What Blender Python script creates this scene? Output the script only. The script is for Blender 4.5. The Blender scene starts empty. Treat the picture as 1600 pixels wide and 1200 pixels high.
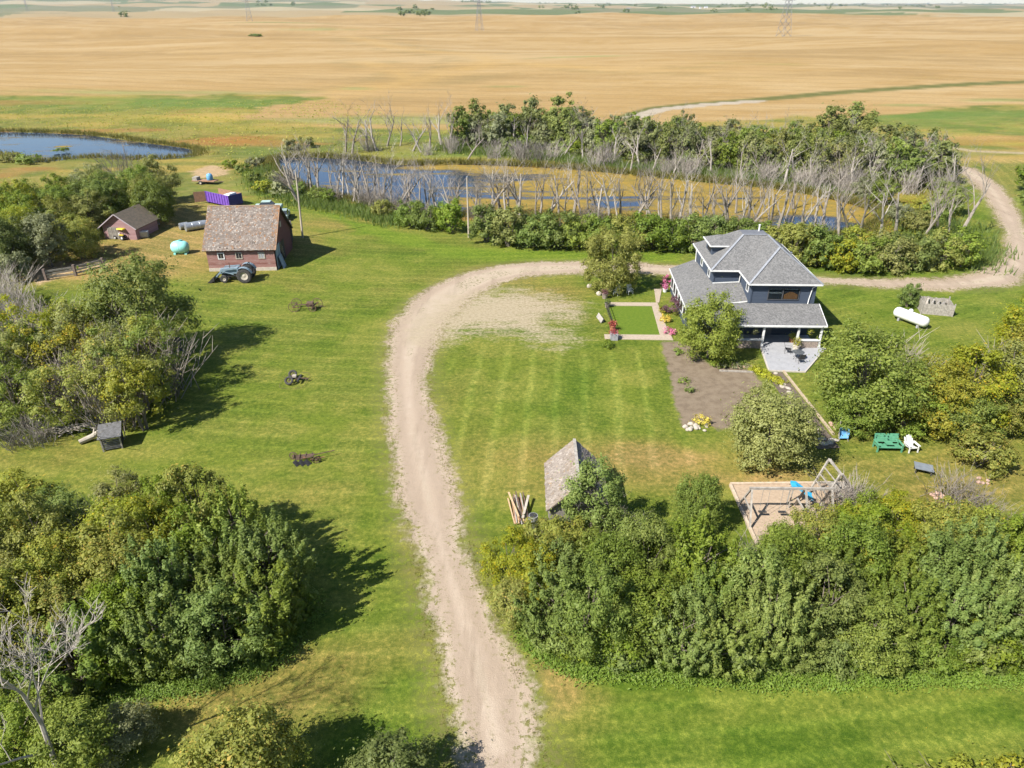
import bpy, math, random
import numpy as np
from mathutils import Vector, Matrix, Euler
R = math.radians
sc = bpy.context.scene
col = sc.collection
random.seed(7)
rng = np.random.default_rng(11)

# ---------------------------------------------------------------- camera, sky, sun, exposure
CAM_H, PITCH, FPX = 30.0, R(28.0), 1120.0
cam = bpy.data.cameras.new('camera')
cam.sensor_width = 36.0
cam.lens = 36.0 * FPX / 1600.0
cam.clip_start, cam.clip_end = 0.5, 60000.0
camo = bpy.data.objects.new('camera', cam)
col.objects.link(camo)
camo.location = (0, 0, CAM_H)
camo.rotation_euler = (R(90) - PITCH, 0, 0)
sc.camera = camo

SUN_EL = R(45.0)
SH = Vector((math.cos(R(37)), math.sin(R(37)), 0))            # way the shadows fall
sun_dir = Vector((-SH.x * math.cos(SUN_EL), -SH.y * math.cos(SUN_EL), math.sin(SUN_EL)))
w = bpy.data.worlds.new('World')
sc.world = w
w.use_nodes = True
wn = w.node_tree.nodes
sky = wn.new('ShaderNodeTexSky')
sky.sky_type = 'NISHITA'
sky.sun_disc = False
sky.sun_elevation = SUN_EL
sky.sun_rotation = math.atan2(sun_dir.x, sun_dir.y)
sky.air_density, sky.dust_density, sky.ozone_density = 1.0, 0.3, 1.5
w.node_tree.links.new(sky.outputs[0], wn['Background'].inputs[0])
wn['Background'].inputs[1].default_value = 0.075
sl = bpy.data.lights.new('sun', 'SUN')
sl.energy = 5.0
sl.angle = R(0.53)
sl.color = (1.0, 0.955, 0.88)
so = bpy.data.objects.new('sun', sl)
col.objects.link(so)
so.rotation_euler = (-sun_dir).to_track_quat('-Z', 'Y').to_euler()
so.location = (0, 0, 80)
vs = sc.view_settings
vs.view_transform = 'Standard'
vs.look = 'None'
vs.exposure = 1.1
vs.gamma = 1.0
vs.use_curve_mapping = False
sc.cycles.max_bounces = 5
sc.cycles.diffuse_bounces = 2
sc.cycles.use_adaptive_sampling = True
sc.cycles.adaptive_threshold = 0.025
sc.cycles.glossy_bounces = 2
sc.cycles.transmission_bounces = 4
sc.cycles.transparent_max_bounces = 6
sc.cycles.caustics_reflective = False
sc.cycles.caustics_refractive = False

# ---------------------------------------------------------------- helpers
_s, _c = math.sin(PITCH), math.cos(PITCH)


def G(px, py, z=0.0):
    """reading of the photograph (1600x1200) -> the world point at height z"""
    u, v = (px - 800) / FPX, (py - 600) / FPX
    t = (CAM_H - z) / (_s + v * _c)
    return Vector((u * t, (_c - v * _s) * t, z))


def tag(o, label=None, cat=None, group=None, kind=None):
    if label:
        o['label'] = label
    if cat:
        o['category'] = cat
    if group:
        o['group'] = group
    if kind:
        o['kind'] = kind
    return o


def root(name, loc, rz=0.0, label=None, cat=None, group=None, rot=None):
    o = bpy.data.objects.new(name, None)
    o.empty_display_size = 0.3
    col.objects.link(o)
    o.location = loc
    o.rotation_euler = rot if rot else (0, 0, rz)
    return tag(o, label, cat, group)


def link(name, me, parent=None, loc=None):
    o = bpy.data.objects.new(name, me)
    col.objects.link(o)
    if parent:
        o.parent = parent
    if loc is not None:
        o.location = loc
    return o


def copy_tree(o, parent=None):
    c = o.copy()
    col.objects.link(c)
    c.parent = parent
    for ch in o.children:
        copy_tree(ch, c)
    return c


def np_mesh(name, V, Fq, mat=None, smooth=False, attrs=None):
    """V (n,3) ; Fq (m,k) one polygon size"""
    V = np.asarray(V, np.float32)
    Fq = np.asarray(Fq, np.int32)
    me = bpy.data.meshes.new(name)
    m, k = Fq.shape
    me.vertices.add(len(V))
    me.vertices.foreach_set('co', V.ravel())
    me.loops.add(m * k)
    me.loops.foreach_set('vertex_index', Fq.ravel())
    me.polygons.add(m)
    me.polygons.foreach_set('loop_start', np.arange(0, m * k, k, dtype=np.int32))
    me.polygons.foreach_set('loop_total', np.full(m, k, np.int32))
    if smooth:
        me.polygons.foreach_set('use_smooth', np.ones(m, bool))
    for n, (dom, a) in (attrs or {}).items():
        at = me.attributes.new(n, 'FLOAT', dom)
        at.data.foreach_set('value', np.asarray(a, np.float32))
    me.update(calc_edges=True)
    if mat:
        me.materials.append(mat)
    return me


class MB:
    """collects shapes into one mesh"""

    def __init__(s):
        s.v, s.f = [], []

    def add(s, vs, fs):
        b = len(s.v)
        s.v += [tuple(p) for p in vs]
        s.f += [tuple(i + b for i in f) for f in fs]
        return s

    def box(s, x0, x1, y0, y1, z0, z1):
        return s.add([(x0, y0, z0), (x1, y0, z0), (x1, y1, z0), (x0, y1, z0), (x0, y0, z1), (x1, y0, z1), (x1, y1, z1), (x0, y1, z1)],
                     [(3, 2, 1, 0), (4, 5, 6, 7), (0, 1, 5, 4), (1, 2, 6, 5), (2, 3, 7, 6), (3, 0, 4, 7)])

    def bar(s, p, q, w_, h_, up=(0, 0, 1)):
        """square-section beam from p to q"""
        p, q = Vector(p), Vector(q)
        d = (q - p).normalized()
        u = Vector(up)
        if abs(d.dot(u)) > 0.95:
            u = Vector((0, 1, 0))
        a = d.cross(u).normalized() * w_ / 2
        b = a.cross(d).normalized() * h_ / 2
        P = [p - a - b, p + a - b, p + a + b, p - a + b]
        Q = [q - a - b, q + a - b, q + a + b, q - a + b]
        return s.add(P + Q, [(3, 2, 1, 0), (4, 5, 6, 7), (0, 1, 5, 4), (1, 2, 6, 5), (2, 3, 7, 6), (3, 0, 4, 7)])

    def tube(s, pts, rad, n=6, caps=True):
        pts = [Vector(p) for p in pts]
        if not hasattr(rad, '__len__'):
            rad = [rad] * len(pts)
        vs_, fs = [], []
        ref = None
        for i, p in enumerate(pts):
            d = (pts[min(i + 1, len(pts) - 1)] - pts[max(i - 1, 0)]).normalized()
            if ref is None:
                ref = Vector((1, 0, 0)) if abs(d.x) < 0.8 else Vector((0, 1, 0))
            a = d.cross(ref).normalized()
            b = a.cross(d).normalized()
            ref = b.cross(a) if False else ref
            for k in range(n):
                t = 2 * math.pi * k / n
                vs_.append(p + (a * math.cos(t) + b * math.sin(t)) * rad[i])
        for i in range(len(pts) - 1):
            for k in range(n):
                k2 = (k + 1) % n
                fs.append((i * n + k, i * n + k2, (i + 1) * n + k2, (i + 1) * n + k))
        if caps:
            fs.append(tuple(range(n))[::-1])
            fs.append(tuple((len(pts) - 1) * n + k for k in range(n)))
        return s.add(vs_, fs)

    def prism(s, poly, z0, z1):
        n = len(poly)
        return s.add([(x, y, z0) for x, y in poly] + [(x, y, z1) for x, y in poly],
                     [tuple(range(n))[::-1], tuple(range(n, 2 * n))] + [(i, (i + 1) % n, n + (i + 1) % n, n + i) for i in range(n)])

    def slab(s, pts, t, d=(0, 0, -1)):
        """polygon of 3-D points given a thickness t along d"""
        n = len(pts)
        d = Vector(d) * t
        P = [Vector(p) for p in pts]
        return s.add(P + [p + d for p in P], [tuple(range(n)), tuple(range(n, 2 * n))[::-1]] + [(i, n + i, n + (i + 1) % n, (i + 1) % n) for i in range(n)])

    def lathe(s, prof, n=16, axis='z', c=(0, 0, 0)):
        vs_, fs = [], []
        for r_, h_ in prof:
            for k in range(n):
                t = 2 * math.pi * k / n
                a, b = r_ * math.cos(t), r_ * math.sin(t)
                p = {'z': (a, b, h_), 'x': (h_, a, b), 'y': (a, h_, b)}[axis]
                vs_.append((p[0] + c[0], p[1] + c[1], p[2] + c[2]))
        for i in range(len(prof) - 1):
            for k in range(n):
                k2 = (k + 1) % n
                fs.append((i * n + k, i * n + k2, (i + 1) * n + k2, (i + 1) * n + k))
        fs.append(tuple(range(n))[::-1])
        fs.append(tuple((len(prof) - 1) * n + k for k in range(n)))
        return s.add(vs_, fs)

    def ring(s, c, R_, r_, axis='y', n=20, m=6):
        """torus"""
        vs_, fs = [], []
        for i in range(n):
            t = 2 * math.pi * i / n
            for k in range(m):
                q = 2 * math.pi * k / m
                a = (R_ + r_ * math.cos(q))
                x, z, y = a * math.cos(t), a * math.sin(t), r_ * math.sin(q)
                p = {'y': (x, y, z), 'x': (y, x, z), 'z': (x, z, y)}[axis]
                vs_.append((p[0] + c[0], p[1] + c[1], p[2] + c[2]))
        for i in range(n):
            for k in range(m):
                fs.append((i * m + k, ((i + 1) % n) * m + k, ((i + 1) % n) * m + (k + 1) % m, i * m + (k + 1) % m))
        return s.add(vs_, fs)

    def mesh(s, name, mat, smooth=False):
        me = bpy.data.meshes.new(name)
        me.from_pydata(s.v, [], s.f)
        me.update()
        if mat:
            me.materials.append(mat)
        if smooth:
            for p in me.polygons:
                p.use_smooth = True
        return me

    def build(s, name, mat, parent=None, smooth=False, bevel=0.0, loc=None):
        import bmesh
        me = s.mesh(name, mat, smooth)
        bm = bmesh.new()
        bm.from_mesh(me)
        bmesh.ops.recalc_face_normals(bm, faces=bm.faces)
        bm.to_mesh(me)
        bm.free()
        o = link(name, me, parent, loc)
        if bevel:
            b = o.modifiers.new('bevel', 'BEVEL')
            b.width = bevel
            b.segments = 2
            b.limit_method = 'ANGLE'
        return o


# ---------------------------------------------------------------- materials
class NT:
    def __init__(s, name):
        s.m = bpy.data.materials.new(name)
        s.m.use_nodes = True
        s.t = s.m.node_tree
        s.n = s.t.nodes
        s.bsdf = s.n['Principled BSDF']
        s.out = s.n['Material Output']

    def new(s, typ, **props):
        nd = s.n.new('ShaderNode' + typ)
        for k, v in props.items():
            setattr(nd, k, v)
        return nd

    def put(s, sock, v):
        if hasattr(v, 'is_linked') or hasattr(v, 'links'):
            s.t.links.new(v, sock)
        elif isinstance(v, (tuple, list)) and len(v) == 3 and sock.type == 'RGBA':
            sock.default_value = (*v, 1)
        else:
            sock.default_value = v

    def coord(s, which='Object', scale=None, rot=None, loc=None):
        o = s.new('TexCoord').outputs[which]
        if scale or rot or loc:
            mp = s.new('Mapping')
            s.put(mp.inputs['Vector'], o)
            if scale:
                mp.inputs['Scale'].default_value = scale
            if rot:
                mp.inputs['Rotation'].default_value = rot
            if loc:
                mp.inputs['Location'].default_value = loc
            o = mp.outputs[0]
        return o

    def noise(s, scale, vec=None, detail=3, rough=0.55, dist=0.0):
        nd = s.new('TexNoise')
        nd.inputs['Scale'].default_value = scale
        nd.inputs['Detail'].default_value = detail
        nd.inputs['Roughness'].default_value = rough
        nd.inputs['Distortion'].default_value = dist
        if vec is not None:
            s.put(nd.inputs['Vector'], vec)
        return nd.outputs[0]

    def voro(s, scale, vec=None, feature='F1', out='Distance'):
        nd = s.new('TexVoronoi', feature=feature)
        nd.inputs['Scale'].default_value = scale
        if vec is not None:
            s.put(nd.inputs['Vector'], vec)
        return nd.outputs[out]

    def math(s, op, a, b=0.0, c=0.0):
        nd = s.new('Math', operation=op)
        for i, v in enumerate((a, b, c)):
            s.put(nd.inputs[i], v)
        return nd.outputs[0]

    def mr(s, v, a, b, c=0.0, d=1.0):
        nd = s.new('MapRange')
        for i, x in enumerate((v, a, b, c, d)):
            s.put(nd.inputs[i], x)
        nd.clamp = True
        return nd.outputs[0]

    def mix(s, f, a, b, mode='MIX'):
        nd = s.new('Mix', data_type='RGBA', blend_type=mode)
        s.put(nd.inputs[0], f)
        s.put(nd.inputs[6], a)
        s.put(nd.inputs[7], b)
        return nd.outputs[2]

    def attr(s, name, typ='GEOMETRY'):
        nd = s.new('Attribute', attribute_name=name, attribute_type=typ)
        return nd.outputs['Fac']

    def bump(s, h, strength=0.3, dist=0.05):
        nd = s.new('Bump')
        nd.inputs['Strength'].default_value = strength
        nd.inputs['Distance'].default_value = dist
        s.put(nd.inputs['Height'], h)
        s.put(s.bsdf.inputs['Normal'], nd.outputs[0])

    def set(s, color=None, rough=None, metal=None, spec=None):
        if color is not None:
            s.put(s.bsdf.inputs['Base Color'], color)
        if rough is not None:
            s.put(s.bsdf.inputs['Roughness'], rough)
        if metal is not None:
            s.put(s.bsdf.inputs['Metallic'], metal)
        if spec is not None:
            s.bsdf.inputs['Specular IOR Level'].default_value = spec
        return s.m


def pm(name, c1, c2=None, scale=6.0, rough=0.7, metal=0.0, bump=0.0, stretch=None, detail=4, spec=0.35, lo=0.35, hi=0.65, third=None):
    n = NT(name)
    if c2 is None:
        c2 = tuple(x * 0.8 for x in c1)
    co = n.coord(scale=stretch)
    f = n.noise(scale, co, detail, 0.6)
    cl = n.mix(n.mr(f, lo, hi), c1, c2)
    if third:                                        # (colour, scale, threshold) blotches of wear
        cl = n.mix(n.mr(n.noise(third[1], co, 5, 0.7), third[2], third[2] + 0.08), cl, third[0])
    n.set(cl, rough, metal, spec)
    if bump:
        n.bump(f, bump, 0.03)
    return n.m


def leaf_mat(name, dark, mid, light, trans=0.35, autumn=None):
    n = NT(name)
    t = n.attr('tint')
    ob = n.new('ObjectInfo').outputs['Random']
    f = n.math('ADD', n.math('MULTIPLY', t, 0.75), n.math('MULTIPLY', ob, 0.25))
    cl = n.mix(n.mr(f, 0.05, 0.5), dark, n.mix(n.mr(f, 0.5, 0.95), mid, light))
    if autumn:
        cl = n.mix(n.mr(t, 0.95, 0.97), cl, autumn)
    hs = n.new('HueSaturation')
    n.put(hs.inputs['Hue'], n.mr(ob, 0, 1, 0.490, 0.515))
    n.put(hs.inputs['Saturation'], n.mr(n.math('FRACT', n.math('MULTIPLY', ob, 7.3)), 0, 1, 0.85, 1.05))
    n.put(hs.inputs['Value'], n.mr(n.math('FRACT', n.math('MULTIPLY', ob, 13.7)), 0, 1, 0.92, 1.16))
    n.put(hs.inputs['Color'], cl)
    cl = hs.outputs[0]
    n.set(cl, 0.55, 0, 0.25)
    tr = n.new('BsdfTranslucent')
    n.put(tr.inputs[0], n.mix(1.0, cl, (1.0, 1.0, 0.55), 'MULTIPLY'))
    mx = n.new('MixShader')
    mx.inputs[0].default_value = trans
    n.t.links.new(n.bsdf.outputs[0], mx.inputs[1])
    n.t.links.new(tr.outputs[0], mx.inputs[2])
    n.t.links.new(mx.outputs[0], n.out.inputs[0])
    return n.m


# ---------------------------------------------------------------- plan of the ground (read off the photograph, in metres on the ground)
def gp(*pts):
    return np.array([tuple(G(*p))[:2] for p in pts])


def sdist(P, poly):
    """signed distance, negative inside; P (n,2)"""
    P = np.asarray(P, float)
    d = np.full(len(P), 1e9)
    ins = np.zeros(len(P), bool)
    n = len(poly)
    for i in range(n):
        a, b = poly[i], poly[(i + 1) % n]
        ab = b - a
        t = np.clip(((P - a) @ ab) / (ab @ ab + 1e-12), 0, 1)
        q = P - a - t[:, None] * ab
        d = np.minimum(d, np.hypot(q[:, 0], q[:, 1]))
        cnd = (a[1] > P[:, 1]) != (b[1] > P[:, 1])
        with np.errstate(divide='ignore', invalid='ignore'):
            xi = a[0] + (P[:, 1] - a[1]) * (b[0] - a[0]) / (b[1] - a[1])
        ins ^= cnd & (P[:, 0] < xi)
    return np.where(ins, -d, d)


def pdist(P, line):
    P = np.asarray(P, float)
    d = np.full(len(P), 1e9)
    for a, b in zip(line[:-1], line[1:]):
        ab = b - a
        t = np.clip(((P - a) @ ab) / (ab @ ab + 1e-12), 0, 1)
        q = P - a - t[:, None] * ab
        d = np.minimum(d, np.hypot(q[:, 0], q[:, 1]))
    return d


def smooth_poly(p, it=2):
    for _ in range(it):
        q = np.roll(p, -1, 0)
        p = np.stack([p * .75 + q * .25, p * .25 + q * .75], 1).reshape(-1, 2)
    return p


DRIVE = smooth_poly(gp((712, 1235), (700, 1120), (680, 1000), (655, 900), (632, 800), (612, 700), (606, 640), (604, 560), (613, 510), (640, 470), (690, 440),
                       (740, 420), (800, 411), (860, 408), (960, 410), (1060, 414), (1180, 424), (1290, 432), (1400, 437), (1480, 436), (1532, 426), (1562, 406), (1573, 380), (1562, 345),
                       (1535, 300), (1510, 277), (1484, 263), (1500, 258), (1530, 266), (1560, 286), (1590, 325), (1612, 380), (1616, 420), (1600, 440), (1560, 450), (1500, 453),
                       (1400, 450), (1290, 445), (1180, 438), (1040, 428), (900, 427), (830, 431), (770, 446), (725, 475), (686, 520), (668, 570), (672, 640), (690, 700),
                       (715, 800), (752, 900), (792, 1000), (826, 1100), (862, 1235)), 1)
GRAVEL = gp((625, 530), (660, 480), (720, 456), (800, 450), (880, 462), (912, 480), (905, 500), (870, 505), (900, 530), (870, 545), (800, 522), (730, 525), (680, 545))
POND = smooth_poly(gp((418, 246), (480, 243), (560, 248), (620, 257), (720, 254), (820, 258), (920, 264), (1010, 274), (1110, 283), (1210, 292), (1290, 306), (1345, 320), (1385, 334),
                      (1360, 352), (1310, 369), (1240, 364), (1100, 350), (900, 338), (735, 338), (640, 330), (560, 313), (490, 298), (440, 275)), 2)
POND_L = smooth_poly(gp((-160, 203), (0, 204), (130, 208), (230, 222), (312, 232), (304, 245), (215, 248), (130, 244), (75, 252), (35, 250), (20, 240), (-160, 232)), 2)
FIELD_EDGE = gp((-900, 150), (-200, 152), (0, 151), (190, 152), (330, 150), (440, 152), (500, 153), (400, 168), (360, 176), (430, 185), (520, 200), (650, 205), (760, 205), (1000, 200), (1250, 185), (1370, 178), (1480, 170), (1600, 165), (1900, 160), (2600, 150))
FIELD = np.vstack([FIELD_EDGE, [(9000, 9000), (9000, 30000), (-9000, 30000), (-9000, 9000)]])
SAND_L = gp((296, 268), (330, 258), (362, 262), (352, 274), (310, 280))
SOIL = gp((1037, 535), (1068, 535), (1110, 572), (1175, 578), (1190, 600), (1190, 640), (1150, 668), (1118, 672), (1100, 660), (1066, 668), (1050, 610), (1040, 570))
DIRT_L = gp((20, 430), (90, 408), (170, 400), (175, 415), (110, 426), (60, 448))
LAWN_R = gp((690, 570), (730, 545), (900, 550), (1035, 545), (1062, 680), (1100, 740), (1000, 760), (850, 760), (740, 790), (700, 690))
FRONT_LAWN = gp((952, 478), (1026, 478), (1036, 524), (957, 524))
MOWN_N = gp((500, 330), (640, 368), (740, 388), (860, 392), (1060, 396), (1060, 412), (900, 408), (780, 408), (700, 400), (560, 362))
FAR_ROAD = gp((985, 182), (1030, 169), (1100, 162), (1180, 157), (1300, 148), (1450, 140), (1620, 132), (1900, 122))
TRACK = gp((1484, 230), (1520, 236), (1610, 240), (1750, 246))


def smoothstep(a, b, x):
    t = np.clip((x - a) / (b - a), 0, 1)
    return t * t * (3 - 2 * t)


def far_h(x, y):
    """roll of the prairie: flat round the yard, long low swells beyond, low hills on the left horizon"""
    f = smoothstep(210, 420, y)
    h = 1.3 * np.sin(x / 71 + y / 190 + .6) * np.sin(y / 108 + 1.9) + 0.9 * np.sin(x / 160 - y / 75 + .4) + 1.2 * np.sin(y / 230 - x / 310)
    h = 1.7 * h * (1 + np.clip((y - 400) / 2500, 0, 1.6))
    hill = smoothstep(2800, 7500, y) * (1 - smoothstep(-1500, 1200, x)) * 52 + smoothstep(3500, 8000, y) * (6 + 7 * np.sin(x / 900))
    return f * h + hill


def vnoise(x, y, seed):
    """lattice value noise, 0..1"""
    xi, yi = np.floor(x).astype(np.int64), np.floor(y).astype(np.int64)
    fx, fy = x - xi, y - yi
    fx, fy = fx * fx * (3 - 2 * fx), fy * fy * (3 - 2 * fy)

    def h(a, b):
        k = (a * 374761393 + b * 668265263 + seed * 974711) & 0xFFFFFFFF
        k = ((k ^ (k >> 13)) * 1274126177) & 0xFFFFFFFF
        return ((k ^ (k >> 16)) & 0xFFFF) / 65535.0
    a, b, c, d = h(xi, yi), h(xi + 1, yi), h(xi, yi + 1), h(xi + 1, yi + 1)
    return (a * (1 - fx) + b * fx) * (1 - fy) + (c * (1 - fx) + d * fx) * fy


def fbm(x, y, seed, octs=4, g=.55):
    o, a, t = 0.0, 1.0, 0.0
    for k in range(octs):
        o = o + a * vnoise(x * 2 ** k + 17.3 * k, y * 2 ** k - 9.1 * k, seed + k)
        t += a
        a *= g
    return o / t


def build_ground():
    ys = list(np.arange(-40, 150, 0.36))
    d = .36
    while ys[-1] < 16000:
        d *= 1.028
        ys.append(ys[-1] + d)
    ys = np.array(ys)
    us = np.linspace(-1, 1, 560)
    Y = np.repeat(ys, len(us))
    X = np.tile(us, len(ys)) * (Y + 62) * .86
    P = np.stack([X, Y], 1)

    def nd(fn, poly, pad=6.0):
        lo, hi = poly.min(0) - pad, poly.max(0) + pad
        m = (X > lo[0]) & (X < hi[0]) & (Y > lo[1]) & (Y < hi[1])
        out = np.full(len(P), pad)
        out[m] = np.minimum(fn(P[m], poly), pad)
        return out

    def ss(a, b, x):
        return smoothstep(a, b, x) if b > a else 1 - smoothstep(b, a, x)
    C = np.zeros((len(P), 3))

    def lay(f, c):
        c = np.asarray(c, float)
        f = np.clip(f, 0, 1)[:, None]
        C[:] = C * (1 - f) + c * f

    def mixc(f, a, b):
        f = np.clip(f, 0, 1)[:, None]
        return np.asarray(a, float) * (1 - f) + np.asarray(b, float) * f

    def spots(lst):
        o = np.zeros(len(P))
        for (px, py, rx, ry, a) in lst:
            c = G(px, py)
            o += a * np.exp(-(((X - c.x) / rx) ** 2 + ((Y - c.y) / ry) ** 2))
        return np.clip(o, 0, 1)
    big = fbm(X * .035, Y * .035, 3, 3)
    mid = fbm(X * .20, Y * .20, 9, 4)
    mid2 = fbm(X * .33 + 40, Y * .33, 31, 4, .65)
    sp = np.minimum(nd(sdist, POND, 14.0), nd(sdist, POND_L, 14.0))
    Z = far_h(X, Y) - 1.0 * (1 - smoothstep(-2.2, 1.2, sp))
    dry = spots(DRY)
    lush = spots(LUSH)
    # mown grass
    C[:] = mixc(ss(.36, .64, mid2), GRASS_A, GRASS_B)
    lay(.85 * ss(.15, .8, lush + .5 * (mid - .5)), mixc(ss(.35, .65, mid2), (.078, .118, .012), (.118, .148, .020)))
    dr = dry + .28 * ss(.45, .75, big) + 1.0 * (mid - .5)
    lay(.66 * ss(.2, 1.0, dr), mixc(mid2, (.270, .178, .060), (.205, .148, .042)))
    tan = spots([(240, 388, 13, 7, 1.0), (330, 345, 7, 9, .8), (100, 425, 14, 4, .9), (275, 320, 7, 14, .9), (1030, 712, 5, 2, .8), (865, 1000, 1.6, 5, .8), (1200, 752, 5, 1.6, .7)])
    lay(.8 * ss(.25, .8, tan + .9 * (mid2 - .5) * (tan > .03)), mixc(mid, (.285, .185, .070), (.225, .160, .055)))
    # rough grass beyond the yard and round the water
    pr = sp + 8 * (mid - .5)
    rf = np.maximum(ss(116, 130, Y + 10 * (big - .5) + np.where(X > 30, -40, 0) * ss(30, 60, X) * 0), ss(4.5, 2.0, pr))
    rough = mixc(ss(.35, .65, mid), (.095, .115, .022), mixc(mid2, (.215, .170, .045), (.145, .150, .032)))
    b2 = fbm(X * .07 * .5, Y * .11, 51, 3)
    rough = mixc(.8 * ss(.55, .7, b2), rough, (.285, .205, .05))
    b3 = fbm(X * .03, Y * .07, 77, 3)
    rough = mixc(.8 * ss(.62, .72, b3), rough, (.24, .125, .04))
    rough = mixc(lush * ss(.3, .6, mid2), rough, mixc(mid, (.085, .160, .022), (.175, .220, .035)))
    rough = mixc(.75 * spots(YELLOWING), rough, (.34, .26, .035))
    rough = mixc(.85 * spots(RUST), rough, (.27, .115, .025))
    rough = mixc(.75 * spots(RGREEN), rough, mixc(mid2, (.065, .125, .022), (.10, .165, .03)))
    rough = mixc(.8 * spots(STRAW), rough, (.37, .24, .09))
    lay(rf, rough)
    lay(ss(1.4, -.8, nd(sdist, MOWN_N) + 3 * (mid - .5)), mixc(mid2, (.095, .140, .013), (.130, .165, .020)))
    lay(ss(.6, -.6, pr), (.05, .04, .022))
    # wheat
    w1 = fbm(X * .0063, Y * .018, 5, 4)
    w2 = fbm(X * .038, Y * .11, 6, 5)
    w4 = fbm((X + .1 * Y) * .0045 + .8 * (w1 - .5), Y * .0235 + 1.6 * (w1 - .5), 8, 6, .65)
    wf = (Y > 100)
    wheat = mixc(ss(.36, .64, w1), WHEAT_A, WHEAT_B)
    wheat = mixc(.7 * ss(.45, .75, w2), wheat, WHEAT_C)
    wheat = mixc(.75 * ss(.54, .7, w4), wheat, WHEAT_D)
    wheat = mixc(.6 * ss(.46, .32, w4), wheat, WHEAT_E)
    line = [gp((500, 155), (560, 143), (640, 130), (720, 117), (775, 105), (760, 95), (700, 85), (620, 76), (560, 62), (530, 52)), gp((775, 105), (850, 112), (950, 118), (1100, 122)), gp((560, 100), (610, 112), (640, 128))]
    swd = np.full(len(P), 400.0)
    wm = (Y > 120) & (Y < 2500)
    swd[wm] = np.minimum.reduce([pdist(P[wm], l) * f for l, f in zip(line, (1, 1.7, 1.7))])
    wheat = mixc(.5 * np.exp(-((swd + 26 * (w2 - .5)) / 13.0) ** 2) * ss(.25, .55, w2), wheat, (.36, .235, .085))
    wheat = mixc(.4 * np.exp(-((swd - 20 + 26 * (w1 - .5)) / 10.0) ** 2) * ss(.4, .6, w2), wheat, (.20, .15, .065))
    fg = spots(FGREEN)
    wheat = mixc(.9 * ss(.15, .8, fg + .9 * (w2 - .5) * (fg > .02) + .5 * (w4 - .5) * (fg > .02)), wheat, mixc(ss(.4, .6, w2), (.13, .155, .045), (.21, .21, .075)))
    # the quilt of other fields far off
    qx, qy = np.floor((X + .15 * Y) / 820 + .2), np.floor((Y - .08 * X) / 640)
    q = vnoise(qx * 1.7 + .5, qy * 2.3 + .5, 91)
    q = ((q * 7919) % 1.0)
    quilt = np.where(q[:, None] < .3, (.10, .125, .05), np.where(q[:, None] < .55, (.27, .205, .11), np.where(q[:, None] < .8, (.14, .14, .075), (.30, .25, .15))))
    wheat = mixc(ss(2000, 2150, Y + 420 * (w1 - .5) - .12 * X), wheat, quilt)
    fr = np.full(len(P), 60.0)
    fr[wm] = pdist(P[wm], FAR_ROAD) + 1.5 * (w2[wm] - .5)
    fe = sdist(P, FIELD) + 26 * (fbm(X * .05, Y * .08, 41, 4) - .5)
    lay(ss(.8, -.8, nd(sdist, SAND_L) + 3 * (mid2 - .5)), (.36, .25, .145))
    lay(ss(2.5, -2.5, fe), wheat)
    wside = (fr < 11) & (Y > 120)
    lay(np.where(wside, ss(5.5, 2.5, fr), 0) * ss(.1, .4, w2 + .2), (.10, .10, .03))
    fr2 = np.full(len(P), 60.0)
    fr2[wm] = pdist(P[wm], FAR_ROAD[:4] - np.array([0, 3.0]))
    lay(ss(3.4, 2.4, fr2), (.33, .28, .22))
    lay(ss(1.7, .9, nd(pdist, TRACK)) * .8, (.34, .27, .18))
    A = dict(drive=nd(sdist, DRIVE), gravel=nd(sdist, GRAVEL, 10.0), soil=nd(sdist, SOIL), sandl=np.minimum(nd(sdist, SAND_L), nd(sdist, DIRT_L) + .4), lawnr=nd(sdist, LAWN_R), flawn=nd(sdist, FRONT_LAWN), mid=mid,
             crop=ss(5, -5, fe))
    n, m = len(ys), len(us)
    i = np.arange(n - 1)[:, None] * m + np.arange(m - 1)[None]
    F = np.stack([i, i + 1, i + m + 1, i + m], -1).reshape(-1, 4)
    me = np_mesh('ground', np.stack([X, Y, Z], 1), F, None, True, {k: ('POINT', v) for k, v in A.items()})
    ca = me.attributes.new('cover', 'FLOAT_COLOR', 'POINT')
    ca.data.foreach_set('color', np.concatenate([C, np.ones((len(C), 1))], 1).astype(np.float32).ravel())
    me.materials.append(ground_material(True))
    me.materials.append(ground_material(False))
    far = (Y[F[:, 0]] > 128) & ~((X[F[:, 0]] > 60) & (Y[F[:, 0]] < 160))
    me.polygons.foreach_set('material_index', far.astype(np.int32))
    return tag(link('ground', me), kind='structure')


GRASS_A, GRASS_B = (.105, .130, .017), (.142, .150, .027)
WHEAT_A, WHEAT_B, WHEAT_C, WHEAT_D, WHEAT_E = (.300, .196, .082), (.325, .222, .102), (.265, .165, .060), (.352, .255, .132), (.232, .150, .062)
DRY = [(200, 385, 22, 14, .9), (300, 300, 10, 12, .5), (320, 420, 9, 4, .5), (560, 350, 16, 8, .55), (470, 445, 12, 5, .35), (700, 640, 4, 9, .3), (860, 750, 10, 4, .45), (1020, 715, 7, 3.2, .75), (800, 700, 5, 6, .4), (880, 1020, 2.2, 6, .8), (1180, 750, 5, 2.5, .7), (480, 1040, 6, 2.4, .6),
       (330, 1110, 5, 2.5, .6), (470, 770, 7, 4, .45), (120, 715, 14, 4, .6), (1010, 1090, 3, .8, .4), (640, 880, 2.5, 6, .25), (420, 400, 10, 6, .35), (830, 460, 7, 6, .5), (1500, 760, 6, 4, .6), (1560, 700, 5, 4, .55), (1180, 690, 3, 3, .4)]
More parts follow.
